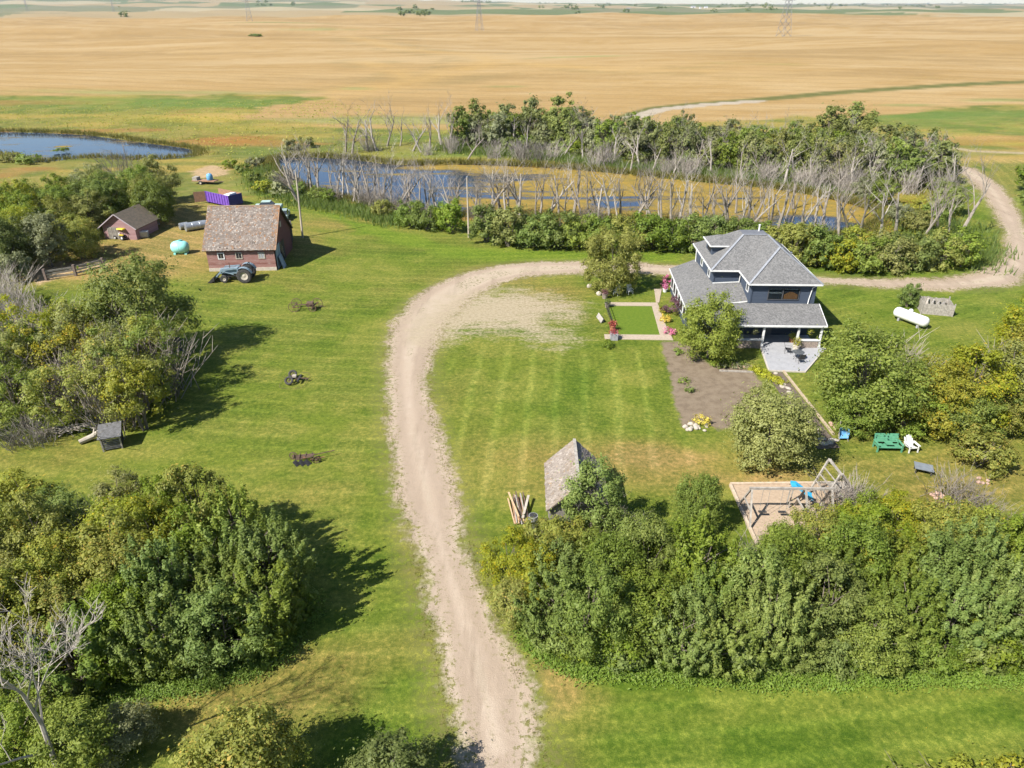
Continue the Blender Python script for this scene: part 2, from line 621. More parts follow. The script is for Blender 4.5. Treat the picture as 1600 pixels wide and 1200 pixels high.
LUSH = [(900, 620, 9, 9, .7), (560, 540, 6, 10, .35), (1400, 470, 22, 8, .7), (560, 950, 5, 5, .4), (450, 300, 14, 7, .9), (1560, 200, 60, 26, .4), (300, 165, 60, 18, .5), (1200, 1130, 9, 3.4, .9), (1450, 1120, 9, 2.6, .7), (930, 1130, 4, 4, .6), (1000, 445, 9, 4, .7), (840, 400, 30, 3, .8), (1450, 430, 25, 4, .9), (620, 360, 10, 4, .5), (1580, 330, 9, 20, .9), (600, 1120, 3, 3, .7), (380, 500, 8, 6, .3)]
YELLOWING = [(300, 185, 30, 9, .6), (380, 200, 16, 6, .5), (1440, 325, 8, 5, .7), (800, 250, 40, 3, .8), (1100, 275, 40, 3, .8), (600, 240, 14, 3, .5), (1580, 225, 12, 4, .4)]
RUST = [(360, 220, 12, 8, .8), (280, 240, 8, 3, .5), (1390, 330, 7, 6, .9), (1445, 322, 6, 4, 1.0), (1420, 345, 8, 4, .6)]
RGREEN = [(330, 165, 50, 9, 1.0), (200, 158, 60, 5, .8), (1520, 178, 60, 8, 1.0), (1450, 185, 24, 10, .7), (600, 215, 22, 7, .5), (760, 240, 26, 7, 1.0), (420, 235, 9, 8, .5), (1180, 282, 30, 4, .8)]
STRAW = [(330, 170, 3, 2, .5), (1540, 215, 16, 4, .7), (1560, 250, 14, 4, .9), (1600, 236, 14, 2, .6), (440, 180, 25, 6, .9), (560, 195, 25, 5, .8)]
FGREEN = [(60, 20, 900, 300, .3), (330, 24, 330, 130, .45), (430, 39, 110, 22, .8), (520, 43, 60, 16, .9), (400, 55, 9, 14, 1.0), (910, 100, 22, 7, .6), (790, 137, 12, 4, .7), (560, 140, 8, 4, .6), (610, 187, 40, 12, .9), (690, 75, 14, 5, .5), (1580, 158, 20, 5, .9), (1480, 17, 900, 260, .7), (1350, 46, 50, 9, .7), (600, 55, 20, 9, .7), (1150, 115, 40, 9, .3), (250, 148, 70, 8, .6), (1250, 130, 60, 8, .25), (1420, 165, 12, 4, .7), (720, 25, 300, 60, .3), (820, 23, 500, 18, .5), (1100, 24, 200, 14, .5)]


def ground_material(near):
    n = NT('yard_ground' if near else 'prairie_ground')
    co = n.coord()
    A = n.attr
    base = n.new('Attribute', attribute_name='cover').outputs['Color']
    small = n.noise(1.4, co, 4, .65)
    if not near:
        tuft = n.noise(.35, n.coord(scale=(.5, 1, 1)), 4, .7)
        g0 = n.mix(n.math('MULTIPLY', n.mr(small, .38, .66), n.mr(A('crop'), 0, 1, .75, .35)), base, n.mix(.6, base, (.075, .075, .02)))
        g0 = n.mix(n.mr(tuft, .5, .75, 0, .4), g0, n.mix(.5, base, (.42, .33, .16)))
        P = n.new('SeparateXYZ')
        n.put(P.inputs[0], co)
        ln = n.math('SINE', n.math('ADD', n.math('MULTIPLY', n.math('ADD', P.outputs[1], n.math('MULTIPLY', P.outputs[0], .22)), .52), n.math('MULTIPLY', tuft, 1.5)))
        g0 = n.mix(n.math('MULTIPLY', n.mr(ln, .55, .98), n.mr(A('crop'), .4, 1.0, 0, .32)), g0, (.72, .70, .66), 'MULTIPLY')
        n.set(g0, .95, 0, .1)
        n.bump(small, .6, .25)
        return n.m
    tuft = n.noise(3.2, co, 5, .75)
    blade = n.noise(17.0, co, 2, .7)
    mid = A('mid')
    P = n.new('SeparateXYZ')
    n.put(P.inputs[0], co)
    xx, yy = P.outputs[0], P.outputs[1]
    def mul(f, c, k):
        return n.mix(f, c, k, 'MULTIPLY')
    g0 = mul(n.mr(small, .42, .66), base, (1.22, 1.15, 1.2))
    g0 = mul(n.mr(small, .46, .30), g0, (.74, .84, .75))
    # mower passes: straight on the lawn by the house, sweeping on the big lawn
    ph = n.math('ADD', n.math('MULTIPLY', n.math('ADD', xx, n.math('MULTIPLY', yy, -.07)), 2.5), n.math('MULTIPLY', mid, 2.6))
    st = n.mr(n.math('SINE', ph), .45, .98)
    st = n.math('MULTIPLY', st, n.mr(n.math('ADD', A('lawnr'), n.math('MULTIPLY', n.math('SUBTRACT', mid, .5), 5)), .8, -1.5))
    g0 = mul(n.math('MULTIPLY', st, n.mr(small, .3, .7, .4, 1.0)), g0, (1.42, 1.36, 1.6))
    dx, dy = n.math('ADD', xx, 6), n.math('SUBTRACT', yy, 185)
    rr = n.math('SQRT', n.math('ADD', n.math('MULTIPLY', dx, dx), n.math('MULTIPLY', dy, dy)))
    s2 = n.mr(n.math('SINE', n.math('ADD', n.math('MULTIPLY', rr, 3.6), n.math('MULTIPLY', mid, 4))), .3, .98)
    off_ = n.mr(A('lawnr'), -1.0, 1.5)
    g0 = mul(n.math('MULTIPLY', n.math('MULTIPLY', s2, off_), n.mr(mid, .30, .5)), g0, (1.24, 1.20, 1.28))
    s3 = n.mr(n.math('SINE', n.math('ADD', n.math('MULTIPLY', rr, 1.45), n.math('MULTIPLY', mid, 3))), -.2, .9)
    g0 = mul(n.math('MULTIPLY', n.math('MULTIPLY', s3, off_), .7), g0, (.80, .90, .75))
    # tufts, blade grain
    g0 = mul(n.mr(n.math('ADD', tuft, n.math('MULTIPLY', mid, .3)), .52, .80), g0, (.50, .62, .50))
    g0 = mul(n.mr(tuft, .50, .30), g0, (1.35, 1.25, 1.3))
    g0 = mul(n.mr(blade, .48, .72), g0, (1.40, 1.32, 1.45))
    g0 = mul(n.mr(blade, .46, .28), g0, (.66, .74, .62))
    g0 = n.mix(n.mr(A('flawn'), .15, -.1), g0, mul(n.mr(blade, .4, .65), n.mix(n.mr(tuft, .35, .65), (.060, .108, .010), (.105, .148, .018)), (1.3, 1.2, 1.3)))
    # bare ground
    streak = n.noise(.5, n.coord(scale=(1.3, .2, 1)), 4, .7)
    dirt = n.mix(n.mr(n.math('ADD', n.math('MULTIPLY', small, .5), n.math('MULTIPLY', mid, .5)), .4, .6), (.325, .255, .190), (.368, .297, .228))
    dirt = n.mix(n.mr(streak, .48, .66, 0, .75), dirt, (.21, .16, .115))
    dirt = n.mix(n.mr(tuft, .58, .75, 0, .5), dirt, (.22, .175, .125))
    dirt = n.mix(n.mr(blade, .6, .75, 0, .5), dirt, (.37, .32, .26))
    sdw = n.math('ADD', A('drive'), n.math('MULTIPLY', n.math('SUBTRACT', mid, .5), .9))
    rut = n.math('MULTIPLY', n.mr(sdw, -.45, -.8), n.mr(sdw, -1.65, -1.2))
    dirt = n.mix(n.math('MULTIPLY', rut, n.mr(small, .3, .6, .35, .95)), dirt, (.285, .222, .165))
    mound = n.mr(sdw, -1.65, -1.95)
    dirt = n.mix(n.math('MULTIPLY', mound, .5), dirt, (.36, .30, .225))
    weeds = n.math('MULTIPLY', n.math('MULTIPLY', mound, n.mr(tuft, .50, .60)), n.mr(mid, .48, .56))
    dirt = n.mix(weeds, dirt, (.15, .135, .055))
    en = n.math('ADD', n.math('ADD', n.math('MULTIPLY', n.math('SUBTRACT', small, .5), 2.6), n.math('MULTIPLY', n.math('SUBTRACT', mid, .5), 2.2)), n.math('MULTIPLY', n.math('SUBTRACT', tuft, .5), 1.1))
    dmask = n.math('ADD', A('drive'), en)
    crown = n.math('MULTIPLY', n.mr(tuft, .54, .59), n.mr(n.math('ADD', A('drive'), n.math('MULTIPLY', n.math('SUBTRACT', mid, .5), 2.2)), -1.25, -.45))
    df = n.math('SUBTRACT', n.mr(dmask, .45, -.35), n.math('MULTIPLY', crown, .9))
    verge = n.math('MULTIPLY', n.mr(A('drive'), 1.8, .2), n.mr(tuft, .42, .6))
    g0 = n.mix(n.math('MULTIPLY', verge, .55), g0, (.21, .165, .075))
    g0 = n.mix(df, g0, dirt)
    gn = n.noise(.9, n.coord(scale=(.42, 1, 1)), 5, .75)
    gm = n.math('ADD', n.math('MULTIPLY', n.math('ADD', A('gravel'), 1.4), .16), n.math('MULTIPLY', n.math('SUBTRACT', gn, .5), 2.6))
    gm = n.math('ADD', gm, n.math('MULTIPLY', n.math('SUBTRACT', tuft, .5), 1.8))
    g0 = n.mix(n.math('MULTIPLY', n.mr(gm, .42, -.34, 0, .95), n.mr(A('gravel'), 3.5, 0)), g0, n.mix(n.mr(tuft, .4, .6), (.335, .28, .195), (.26, .21, .135)))
    g0 = n.mix(n.mr(n.math('ADD', A('sandl'), n.math('MULTIPLY', en, .8)), .5, -.3), g0, n.mix(n.mr(tuft, .4, .6), (.385, .28, .165), (.31, .215, .12)))
    soil = n.mix(n.mr(small, .4, .62), (.185, .145, .102), (.138, .104, .072))
    soil = n.mix(n.mr(blade, .55, .7, 0, .6), soil, (.29, .24, .175))
    g0 = n.mix(n.mr(n.math('ADD', A('soil'), n.math('MULTIPLY', en, .4)), .2, -.15), g0, soil)
    n.set(g0, .95, 0, .1)
    n.bump(n.math('ADD', n.math('MULTIPLY', tuft, .6), n.math('MULTIPLY', blade, .5)), .6, .10)
    return n.m


def water_material():
    n = NT('pond_water')
    co = n.coord()
    a = n.attr('algae')
    nz = n.noise(.28, n.coord(scale=(.35, 1, 1)), 6, .7)
    n2 = n.noise(2.2, co, 4, .7)
    k = n.math('ADD', a, n.math('MULTIPLY', n.math('SUBTRACT', nz, .5), 5.2))
    k = n.math('ADD', k, n.math('MULTIPLY', n.math('SUBTRACT', n2, .5), 2.4))
    f = n.mr(k, .42, .85)
    mk = n.mr(k, -.15, .35)
    alg = n.mix(n.mr(n.noise(.5, co, 4), .35, .65), (.265, .165, .018), (.175, .125, .020))
    alg = n.mix(n.mr(n2, .48, .7), alg, (.10, .09, .022))
    n.set(n.mix(f, n.mix(mk, (.014, .028, .066), (.085, .066, .036)), alg), n.math('ADD', n.mr(f, 0, 1, .05, .6), n.mr(mk, 0, 1, 0, .25)), 0, .8)
    n.bsdf.inputs['IOR'].default_value = 1.33
    n.bump(n.noise(1.3, n.coord(scale=(.5, 1, 1)), 3, .6), .10, .05)
    return n.m


def build_pond(name, poly, zones, mat):
    lo, hi = poly.min(0) - 2.5, poly.max(0) + 2.5
    xs, ys = np.arange(lo[0], hi[0], .8), np.arange(lo[1], hi[1], .8)
    X, Y = np.meshgrid(xs, ys)
    X, Y = X.ravel(), Y.ravel()
    sd = sdist(np.stack([X, Y], 1), poly)
    al = np.zeros(len(X)) - .35
    for (px, py, rx, ry, a_) in zones:
        c = G(px, py, -.3)
        al += a_ * np.exp(-(((X - c.x) / rx) ** 4 + ((Y - c.y) / ry) ** 4))
    m = len(xs)
    i = (np.arange(len(ys) - 1)[:, None] * m + np.arange(m - 1)[None]).ravel()
    F = np.stack([i, i + 1, i + m + 1, i + m], 1)
    F = F[sd[F].min(1) < 1.6]
    me = np_mesh(name, np.stack([X, Y, np.full(len(X), -.3)], 1), F, mat, True, {'algae': ('POINT', al)})
    return tag(link(name, me), kind='structure')


build_ground()
WATER = water_material()
build_pond('pond', POND, [(1020, 280, 30, 7, 1.5), (1160, 296, 34, 7, 1.5), (1290, 318, 14, 7, 1.4), (860, 266, 24, 4, 1.3), (730, 260, 16, 3, 1.2), (545, 268, 9, 1.0, .8), (610, 272, 11, .9, .8), (530, 285, 8, .7, .7), (570, 290, 12, .7, .7), (930, 300, 26, 9, .55), (1100, 322, 34, 9, .65), (1180, 340, 14, 6, .4), (975, 322, 6, 4, -.9), (1275, 350, 6, 6, -1.9), (1340, 335, 6, 6, 1.0), (1060, 309, 30, 1.4, -1.2), (985, 296, 10, 1.1, -1.0), (1130, 300, 14, .9, -1.0), (800, 300, 12, 6, .35), (900, 328, 22, 7, .8), (1090, 340, 30, 7, .85), (780, 320, 14, 5, .45), (975, 322, 5, 4, -.7)], WATER)
build_pond('pond', POND_L, [(20, 245, 9, 3, .5), (98, 229, 2, 1.2, 1.2)], WATER)
#PART_A_END

# ---------------------------------------------------------------- trees and shrubs
BARK = pm('bark', (.17, .14, .11), (.09, .075, .06), 9, .9, bump=.4, stretch=(1, 1, .25))
DEADWOOD = pm('dead_wood', (.33, .295, .255), (.20, .175, .15), 5, .85, bump=.3, stretch=(1, 1, .3))
TWIG = pm('twigs', (.27, .235, .195), (.17, .145, .12), 3, .9)
PALEBARK = pm('pale_bark', (.40, .36, .31), (.22, .195, .165), 4, .85, bump=.3, stretch=(1, 1, .3))
# (nominal colour is shared between what a leaf reflects and what it lets through)
L_DARK = leaf_mat('leaf_dark', (.090, .132, .020), (.165, .218, .034), (.245, .295, .058), .48)
L_MID = leaf_mat('leaf_mid', (0.114, 0.165, 0.018), (0.199, 0.257, 0.032), (0.291, 0.333, 0.055), .48)
L_YEL = leaf_mat('leaf_yellowgreen', (0.171, 0.199, 0.021), (0.274, 0.291, 0.032), (0.370, 0.363, 0.052), .48, (0.479, 0.342, 0.034))
L_OLIVE = leaf_mat('leaf_olive', (0.160, 0.180, 0.041), (0.257, 0.264, 0.064), (0.353, 0.348, 0.103), .46)
L_GOLD = leaf_mat('leaf_gold', (0.194, 0.203, 0.025), (0.291, 0.285, 0.039), (0.388, 0.356, 0.064), .46, (0.456, 0.331, 0.034))
L_FAR = leaf_mat('leaf_far', (0.100, 0.121, 0.039), (0.177, 0.198, 0.057), (0.262, 0.274, 0.082), .42)
L_RED = leaf_mat('leaf_purple', (0.085, 0.032, 0.046), (0.154, 0.063, 0.080), (0.228, 0.097, 0.108), .3)
L_GREY = leaf_mat('leaf_greygreen', (0.137, 0.150, 0.068), (0.222, 0.234, 0.109), (0.319, 0.321, 0.165), .42)


def leaves_mesh(name, pos, nrm, size, tint, aspect=.55):
    """one folded leaf-shaped face per position"""
    n = len(pos)
    nrm = nrm / (np.linalg.norm(nrm, axis=1, keepdims=True) + 1e-9)
    r_ = rng.normal(size=(n, 3))
    a = np.cross(nrm, r_)
    a /= (np.linalg.norm(a, axis=1, keepdims=True) + 1e-9)
    b = np.cross(nrm, a)
    L = (size * np.exp(rng.normal(0, .32, n)))[:, None]
    W = L * aspect
    p0 = pos - a * L * .5
    p2 = pos + a * L * .5 - nrm * L * .12
    p1 = pos + b * W * .5 + a * L * .08
    p3 = pos - b * W * .5 + a * L * .08
    V = np.stack([p0, p1, p2, p3], 1).reshape(-1, 3)
    F = np.arange(4 * n).reshape(n, 4)
    return np_mesh(name, V, F, None, False, {'tint': ('FACE', tint)})


def unit(n):
    v = rng.normal(size=(n, 3))
    return v / np.linalg.norm(v, axis=1, keepdims=True)


def crown_points(H, Rr, base, nclump, nleaf, crown_c=.58, clump=(.2, .34), shoots=False, lump=.25, low=-.93):
    """clump centres through the crown's volume, biased to its skin; returns leaf positions, normals, tint, clump centres"""
    lobes = unit(7)
    la = rng.uniform(-lump, lump, 7)
    C = []
    while len(C) < nclump:
        d = unit(1)[0]
        if d[2] < low:
            continue
        r_ = rng.uniform(.35, 1.0) ** .6
        k = 1 + sum(a * max(0, float(d @ l)) ** 2 for a, l in zip(la, lobes))
        cz = base + (H - base) * crown_c * .82
        full = 1.0 if d[2] > 0 else math.sqrt(1 - .35 * d[2] ** 2) / math.sqrt(max(1 - d[2] ** 2, .25))
        p = np.array([d[0] * Rr * r_ * k * full, d[1] * Rr * r_ * k * full, cz + d[2] * ((H - cz) if d[2] > 0 else (cz - base)) * r_ * (k if d[2] > 0 else 1)])
        p[2] = max(p[2], base * .8)
        C.append(p)
    C = np.array(C)
    per = rng.multinomial(nleaf, np.ones(nclump) / nclump)
    pos, nr, ti = [], [], []
    for c, m in zip(C, per):
        rc = Rr * rng.uniform(*clump)
        u = unit(m)
        q = np.where(rng.random(m) < .62, rng.uniform(.15, 1, m) ** .5, np.abs(rng.normal(0, 1.15, m)))
        st = np.array([1, 1, .8])
        if shoots:
            st = np.array([.80, .80, 1.30])
        off = u * q[:, None] * rc * st
        if shoots:
            t = np.clip((off[:, 2] / (2 * rc) + 1) * .5, 0, 1)
            off[:, :2] *= (1.25 - t)[:, None]
            lean = (c * np.array([1, 1, 0])) / (Rr + 1e-6) * .35
            off[:, :2] += lean[:2] * off[:, 2:3]
        p = c + off
        out = p - np.array([0, 0, H * .45])
        out /= np.linalg.norm(out, axis=1, keepdims=True) + 1e-9
        pos.append(p)
        nr.append(u * .75 + out * .5 + np.array([0, 0, .45]) + rng.normal(size=(m, 3)) * .36)
        ti.append(np.clip(rng.normal(rng.uniform(.32, .68), .26, m), 0, 1))
    pos, nr, ti = np.concatenate(pos), np.concatenate(nr), np.concatenate(ti)
    pos[:, 2] = np.maximum(pos[:, 2], .05)
    return pos, nr, ti, C


def limb_mesh(name, C, H, base, r0, mat, nl=14, stems=1):
    mb = MB()
    idx = rng.permutation(len(C))[:nl]
    for s_ in range(stems):
        ang = rng.uniform(0, 6.28)
        off = Vector((math.cos(ang), math.sin(ang), 0)) * (0.25 * (stems > 1))
        top = Vector((rng.normal() * .3, rng.normal() * .3, H * .72)) + off * 3
        mb.tube([off, off * 1.3 + Vector((rng.normal() * .08, rng.normal() * .08, H * .25)), (off * 2 + top) / 2, top], [r0, r0 * .8, r0 * .5, r0 * .15], 6)
        for i in idx[s_::stems]:
            c = Vector(C[i])
            z = max(base * .6, c.z * rng.uniform(.35, .6))
            p = off * 1.5 + Vector((0, 0, z))
            mb.tube([p, (p + c) / 2 + Vector((0, 0, .15)), c], [r0 * .42, r0 * .25, r0 * .08], 4, False)
    return mb.mesh(name, mat)


# a slightly yellower mid green for the garden trees
L_GARDEN = leaf_mat('leaf_garden', (.14, .185, .018), (.235, .28, .032), (.335, .36, .055), .48)
PROTO = {}


def proto(kind, H, Rr, base, ncl, nlf, size, var, stems=1, r0=.13, bark=BARK, aspect=.55, **kw):
    PROTO[kind] = []
    for _ in range(var):
        p, n_, t, C = crown_points(H, Rr, base, ncl, nlf, **kw)
        cm = leaves_mesh('crown', p, n_, size, t, aspect)
        cm.materials.append(L_MID)
        PROTO[kind].append((limb_mesh('trunk', C, H, base, r0, bark, stems=stems), cm, H, Rr))


proto('bushy', 6.0, 2.5, .3, 80, 19000, .145, 4, stems=2, clump=(.12, .30), lump=.34)
proto('shoots', 5.2, 2.2, .2, 125, 20000, .135, 3, stems=3, shoots=True, clump=(.10, .19), lump=.3)
proto('round', 6.6, 3.2, .4, 150, 28000, .155, 3, stems=2, clump=(.13, .24), lump=.14)
proto('tall', 9.0, 3.3, 1.0, 110, 19000, .20, 3, stems=1, r0=.2, lump=.35, low=-.6)
proto('open', 7.0, 3.0, .8, 40, 6000, .17, 3, stems=3, clump=(.14, .26), lump=.4)
proto('shrub', 4.4, 2.5, .1, 46, 6200, .24, 3, stems=3, clump=(.18, .3))
proto('far', 8.5, 3.3, .3, 60, 4200, .42, 4, stems=2, lump=.35, clump=(.14, .28))
proto('farshrub', 3.0, 2.2, .1, 20, 900, .42, 2, stems=2)
proto('small', 1.3, .8, .05, 14, 900, .12, 3, stems=2, r0=.03, clump=(.25, .4))


def dead_mesh(name, H, spread, mat, lean=0.0, levels=4, forks=4, r0=.15, twigs=True, seed=0):
    rd = random.Random(seed)
    mb = MB()

    def branch(p, d, ln, r_, lv):
        n_ = 4 if lv == 0 else 3
        pts, rad = [p], [r_]
        q, dd = p.copy(), d.copy()
        for i in range(n_):
            g_ = .10 if lv == 0 else .16
            dd = (dd + Vector((rd.gauss(0, g_), rd.gauss(0, g_), rd.gauss(.05, .10)))).normalized()
            q = q + dd * ln / n_
            pts.append(q.copy())
            rad.append(r_ * (1 - .66 * (i + 1) / n_))
        mb.tube(pts, rad, 6 if lv == 0 else (4 if lv == 1 else 3), False)
        if lv >= levels - 1:
            return
        k = forks + (1 if lv == 0 else 0)
        for j in range(k):
            t = rd.uniform(.35, 1.0) if lv else .3 + .7 * (j + rd.random() * .6) / k
            i = min(int(t * n_), n_ - 1)
            f = t * n_ - i
            b = pts[i].lerp(pts[i + 1], f)
            a = rd.uniform(0, 6.28)
            side = Vector((math.cos(a), math.sin(a), rd.uniform(-.1, .7)))
            nd_ = (dd * (1.0 - spread) + side * spread).normalized()
            branch(b, nd_, ln * rd.uniform(.38, .62), max(r_ * (1 - .72 * t) * .62, .012), lv + 1)
    branch(Vector((0, 0, -.2)), Vector((lean, 0, 1)).normalized(), H * .72, r0, 0)
    return mb.mesh(name, mat)


DEAD = [dead_mesh('trunk', 8.5, sp_, DEADWOOD, l, 4, f, r_, seed=s_) for s_, (l, f, sp_, r_) in enumerate([(0, 4, .5, .22), (.25, 3, .4, .26), (.1, 5, .45, .2), (.5, 4, .5, .24), (.05, 3, .35, .2), (.35, 3, .45, .28), (.15, 3, .3, .18), (.6, 4, .4, .2)])]
TWIGS = []
for s_ in range(3):
    rd = random.Random(100 + s_)
    mb = MB()
    for k in range(85):
        a, e = rd.uniform(0, 6.28), rd.uniform(.15, .75)
        d = Vector((math.cos(a) * e, math.sin(a) * e, 1)).normalized()
        L = rd.uniform(1.4, 2.9)
        b0 = Vector((rd.gauss(0, .5), rd.gauss(0, .5), 0))
        p1 = b0 + d * L * .5 + Vector((rd.gauss(0, .1), rd.gauss(0, .1), 0))
        p2 = b0 + d * L + Vector((rd.gauss(0, .25), rd.gauss(0, .25), 0))
        mb.tube([b0, p1, p2], [.020, .013, .004], 3, False)
        for j in range(2):
            c = p1.lerp(p2, rd.uniform(0, .8))
            mb.tube([c, c + (d + Vector((rd.gauss(0, .5), rd.gauss(0, .5), .2))).normalized() * L * .3], [.013, .004], 3, False)
    TWIGS.append(mb.mesh('twigs', TWIG))


def tree(kind, x, y, h, rr=None, leaf=L_MID, name='tree', label=None, cat='tree', group=None, var=None, bark=None, z=0.0):
    """h, rr = height and crown radius in metres"""
    P_ = PROTO[kind]
    tm, cm, H0, R0 = P_[rng.integers(len(P_)) if var is None else var]
    k = h / H0
    kr = (rr / R0) if rr else k * rng.uniform(.9, 1.1)
    r_ = root(name, (x, y, z - .02), rng.uniform(0, 6.28), label, cat, group)
    r_.scale = (kr, kr, k)
    t = link('trunk', tm, r_)
    c = link('crown', cm, r_)
    c.material_slots[0].link = 'OBJECT'
    c.material_slots[0].material = leaf
    if bark:
        t.material_slots[0].link = 'OBJECT'
        t.material_slots[0].material = bark
    return r_


def dead(x, y, h, var, rz, label, group=None, mat=DEADWOOD, name='dead_tree', wid=1.0, z=0.0):
    o = link(name, DEAD[var % len(DEAD)], None, (x, y, z))
    k = h / 8.5
    o.scale = (k * wid, k * wid, k)
    o.rotation_euler = (0, 0, rz)
    o.material_slots[0].link = 'OBJECT'
    o.material_slots[0].material = mat
    return tag(o, label, 'dead tree', group)


def twig_bush(x, y, h, label, group, mat=TWIG):
    o = link('bare_shrub', TWIGS[rng.integers(3)], None, (x, y, -.02))
    k = h / 2.6
    o.scale = (k * 1.15, k * 1.15, k)
    o.rotation_euler = (0, 0, rng.uniform(0, 6.28))
    o.material_slots[0].link = 'OBJECT'
    o.material_slots[0].material = mat
    return tag(o, label, 'shrub', group)


def along(line, n, wd):
    line = np.asarray(line)
    seg = np.linalg.norm(np.diff(line, axis=0), axis=1)
    cum = np.concatenate([[0], np.cumsum(seg)])
    t = rng.uniform(0, cum[-1], n)
    i = np.clip(np.searchsorted(cum, t) - 1, 0, len(seg) - 1)
    f = (t - cum[i]) / seg[i]
    p = line[i] * (1 - f)[:, None] + line[i + 1] * f[:, None]
    return p + rng.normal(size=(n, 2)) * wd


def scatter(pix, dmin, tries=4000, seed=1):
    """points at least dmin apart inside a footprint given as (px, py, z) readings"""
    rs = np.random.default_rng(seed)
    poly = np.array([tuple(G(*p))[:2] for p in pix])
    lo, hi = poly.min(0), poly.max(0)
    out = []
    cand = rs.uniform(lo, hi, (tries, 2))
    cand = cand[sdist(cand, poly) < 0]
    for c in cand:
        if all((c[0] - o[0]) ** 2 + (c[1] - o[1]) ** 2 > dmin * dmin for o in out):
            out.append(c)
    return out, poly


# the wood at lower left: yellow-green crowns behind, dark upright ones along the near right edge
pts, _ = scatter([(-60, 770, 4.2), (100, 762, 4.2), (300, 768, 4.2), (385, 790, 4.2), (440, 835, 3.8), (462, 900, 2.4), (436, 960, 1), (380, 1005, 1), (270, 1035, 1), (140, 1050, 1), (-60, 1050, 1)], 2.15, seed=3)
edge = gp((490, 860), (480, 960), (400, 1040), (260, 1070))
for x, y in pts:
    d = pdist(np.array([[x, y]]), edge)[0]
    if d < 5.0 + rng.uniform(-1, 1):
        tree('shoots' if rng.random() < .7 else 'bushy', x, y, rng.uniform(4.4, 5.8), rng.uniform(1.8, 2.2), [L_DARK, L_DARK, L_MID][rng.integers(3)], 'tree', 'dark green upright-shooted tree on the near edge of the lower left wood', 'tree', 'dark trees of the lower left wood')
    else:
        lm = [L_YEL, L_MID, L_YEL, L_OLIVE, L_YEL, L_MID][rng.integers(6)]
        tree('bushy', x, y, rng.uniform(4.6, 6.2), rng.uniform(1.8, 2.4), lm, 'tree', 'yellow-green bushy tree within the lower left wood', 'tree', 'yellow-green trees of the lower left wood')
for (px, py) in [(130, 830), (300, 850)]:
    p = G(px, py, 3)
    twig_bush(p.x, p.y, 4.2, 'bare grey-brown shrub among the crowns of the lower left wood', 'bare shrubs in the lower left wood')
# hedge along the lower right
pts, _ = scatter([(820, 965, 1.5), (840, 905, 2), (960, 880, 3), (1060, 860, 3), (1150, 900, 3), (1250, 880, 3.2), (1330, 850, 3.4), (1480, 850, 3.5), (1680, 860, 3.5), (1680, 1010, 1), (1400, 1018, 1), (1100, 1018, 1), (870, 1000, 1)], 2.0, seed=5)
hed = gp((820, 1010), (900, 1050), (1200, 1060), (1700, 1060))
for x, y in pts:
    d = pdist(np.array([[x, y]]), hed)[0]
    if d < 7 + rng.uniform(-1.5, 1.5):
        tree('shoots' if rng.random() < .62 else 'bushy', x, y, rng.uniform(3.9, 5.8), rng.uniform(1.7, 2.3), [L_DARK, L_MID, L_DARK, L_DARK, L_MID][rng.integers(5)], 'tree', 'dark green dense tree in the near row of the lower right hedge', 'tree', 'dark trees of the lower right hedge')
    else:
        tree('bushy', x, y, rng.uniform(4.4, 5.6), rng.uniform(1.7, 2.3), [L_MID, L_YEL, L_MID, L_OLIVE][rng.integers(4)], 'tree', 'lighter green bushy tree behind the dark row of the lower right hedge', 'tree', 'lighter trees of the lower right hedge')
pts, _ = scatter([(1350, 860, 3.0), (1345, 790, 3.4), (1385, 765, 3.4), (1440, 790, 3), (1520, 830, 2.5), (1680, 850, 2.5), (1680, 880, 2.5), (1450, 880, 2.5)], 2.2, seed=8)
for x, y in pts:
    tree('bushy', x, y, rng.uniform(3.6, 5.0), rng.uniform(1.6, 2.1), [L_YEL, L_MID, L_YEL][rng.integers(3)], 'tree', 'bright green bushy tree beside the playground climbing frame', 'tree', 'bright trees right of the playground')
for (px, py, h) in [(1215, 905, 4.2), (1262, 885, 4.2), (1310, 870, 3.8), (1345, 850, 3.6)]:
    p = G(px, py)
    tree('bushy', p.x, p.y, h, h * .4, [L_YEL, L_MID][px % 2], 'tree', 'light green bushy tree along the near side of the sand pad', 'tree', 'bushy trees before the sand pad')
for (px, py, h) in [(870, 868, 2.6), (842, 862, 2.4), (895, 880, 2.8)]:
    p = G(px, py)
    tree('shrub', p.x, p.y, h, h * .5, L_YEL, 'shrub', 'yellow-green shrub against the near wall of the weathered grey shed', 'shrub', 'shrubs against the grey shed')
for (px, py, h) in [(800, 850, 3.6), (835, 880, 3.8), (800, 905, 3.0), (860, 845, 3.4), (985, 835, 4.0), (1040, 845, 4.4), (930, 850, 3.6)]:
    p = G(px, py + 30, 1.5)
    tree('bushy', p.x, p.y, h, h * .42, L_YEL if px < 870 else L_MID, 'tree', 'yellow-green bushy tree round the foot of the weathered grey shed', 'tree', 'bushy trees round the grey shed')
p = G(918, 838, 0)
tree('bushy', p.x, p.y, 5.9, 2.0, L_MID, 'tree', 'leafy green tree leaning over the roof of the weathered grey shed', 'tree', var=1)
p = G(1085, 830, 0)
tree('round', p.x, p.y, 4.4, 1.6, L_DARK, 'tree', 'small dark green round tree with bare silver branches left of the playground', 'tree', var=2)
for (px, py, h) in [(955, 840, 2.4), (870, 860, 2.0), (905, 870, 2.0), (1310, 812, 2.8), (1330, 800, 3.0), (1180, 900, 3.0), (1290, 870, 2.6), (1485, 785, 2.8), (1530, 815, 2.2)]:
    p = G(px, py)
    twig_bush(p.x, p.y, h, 'bare grey shrub sticking out of the green along the lower right hedge', 'bare shrubs of the lower right hedge')
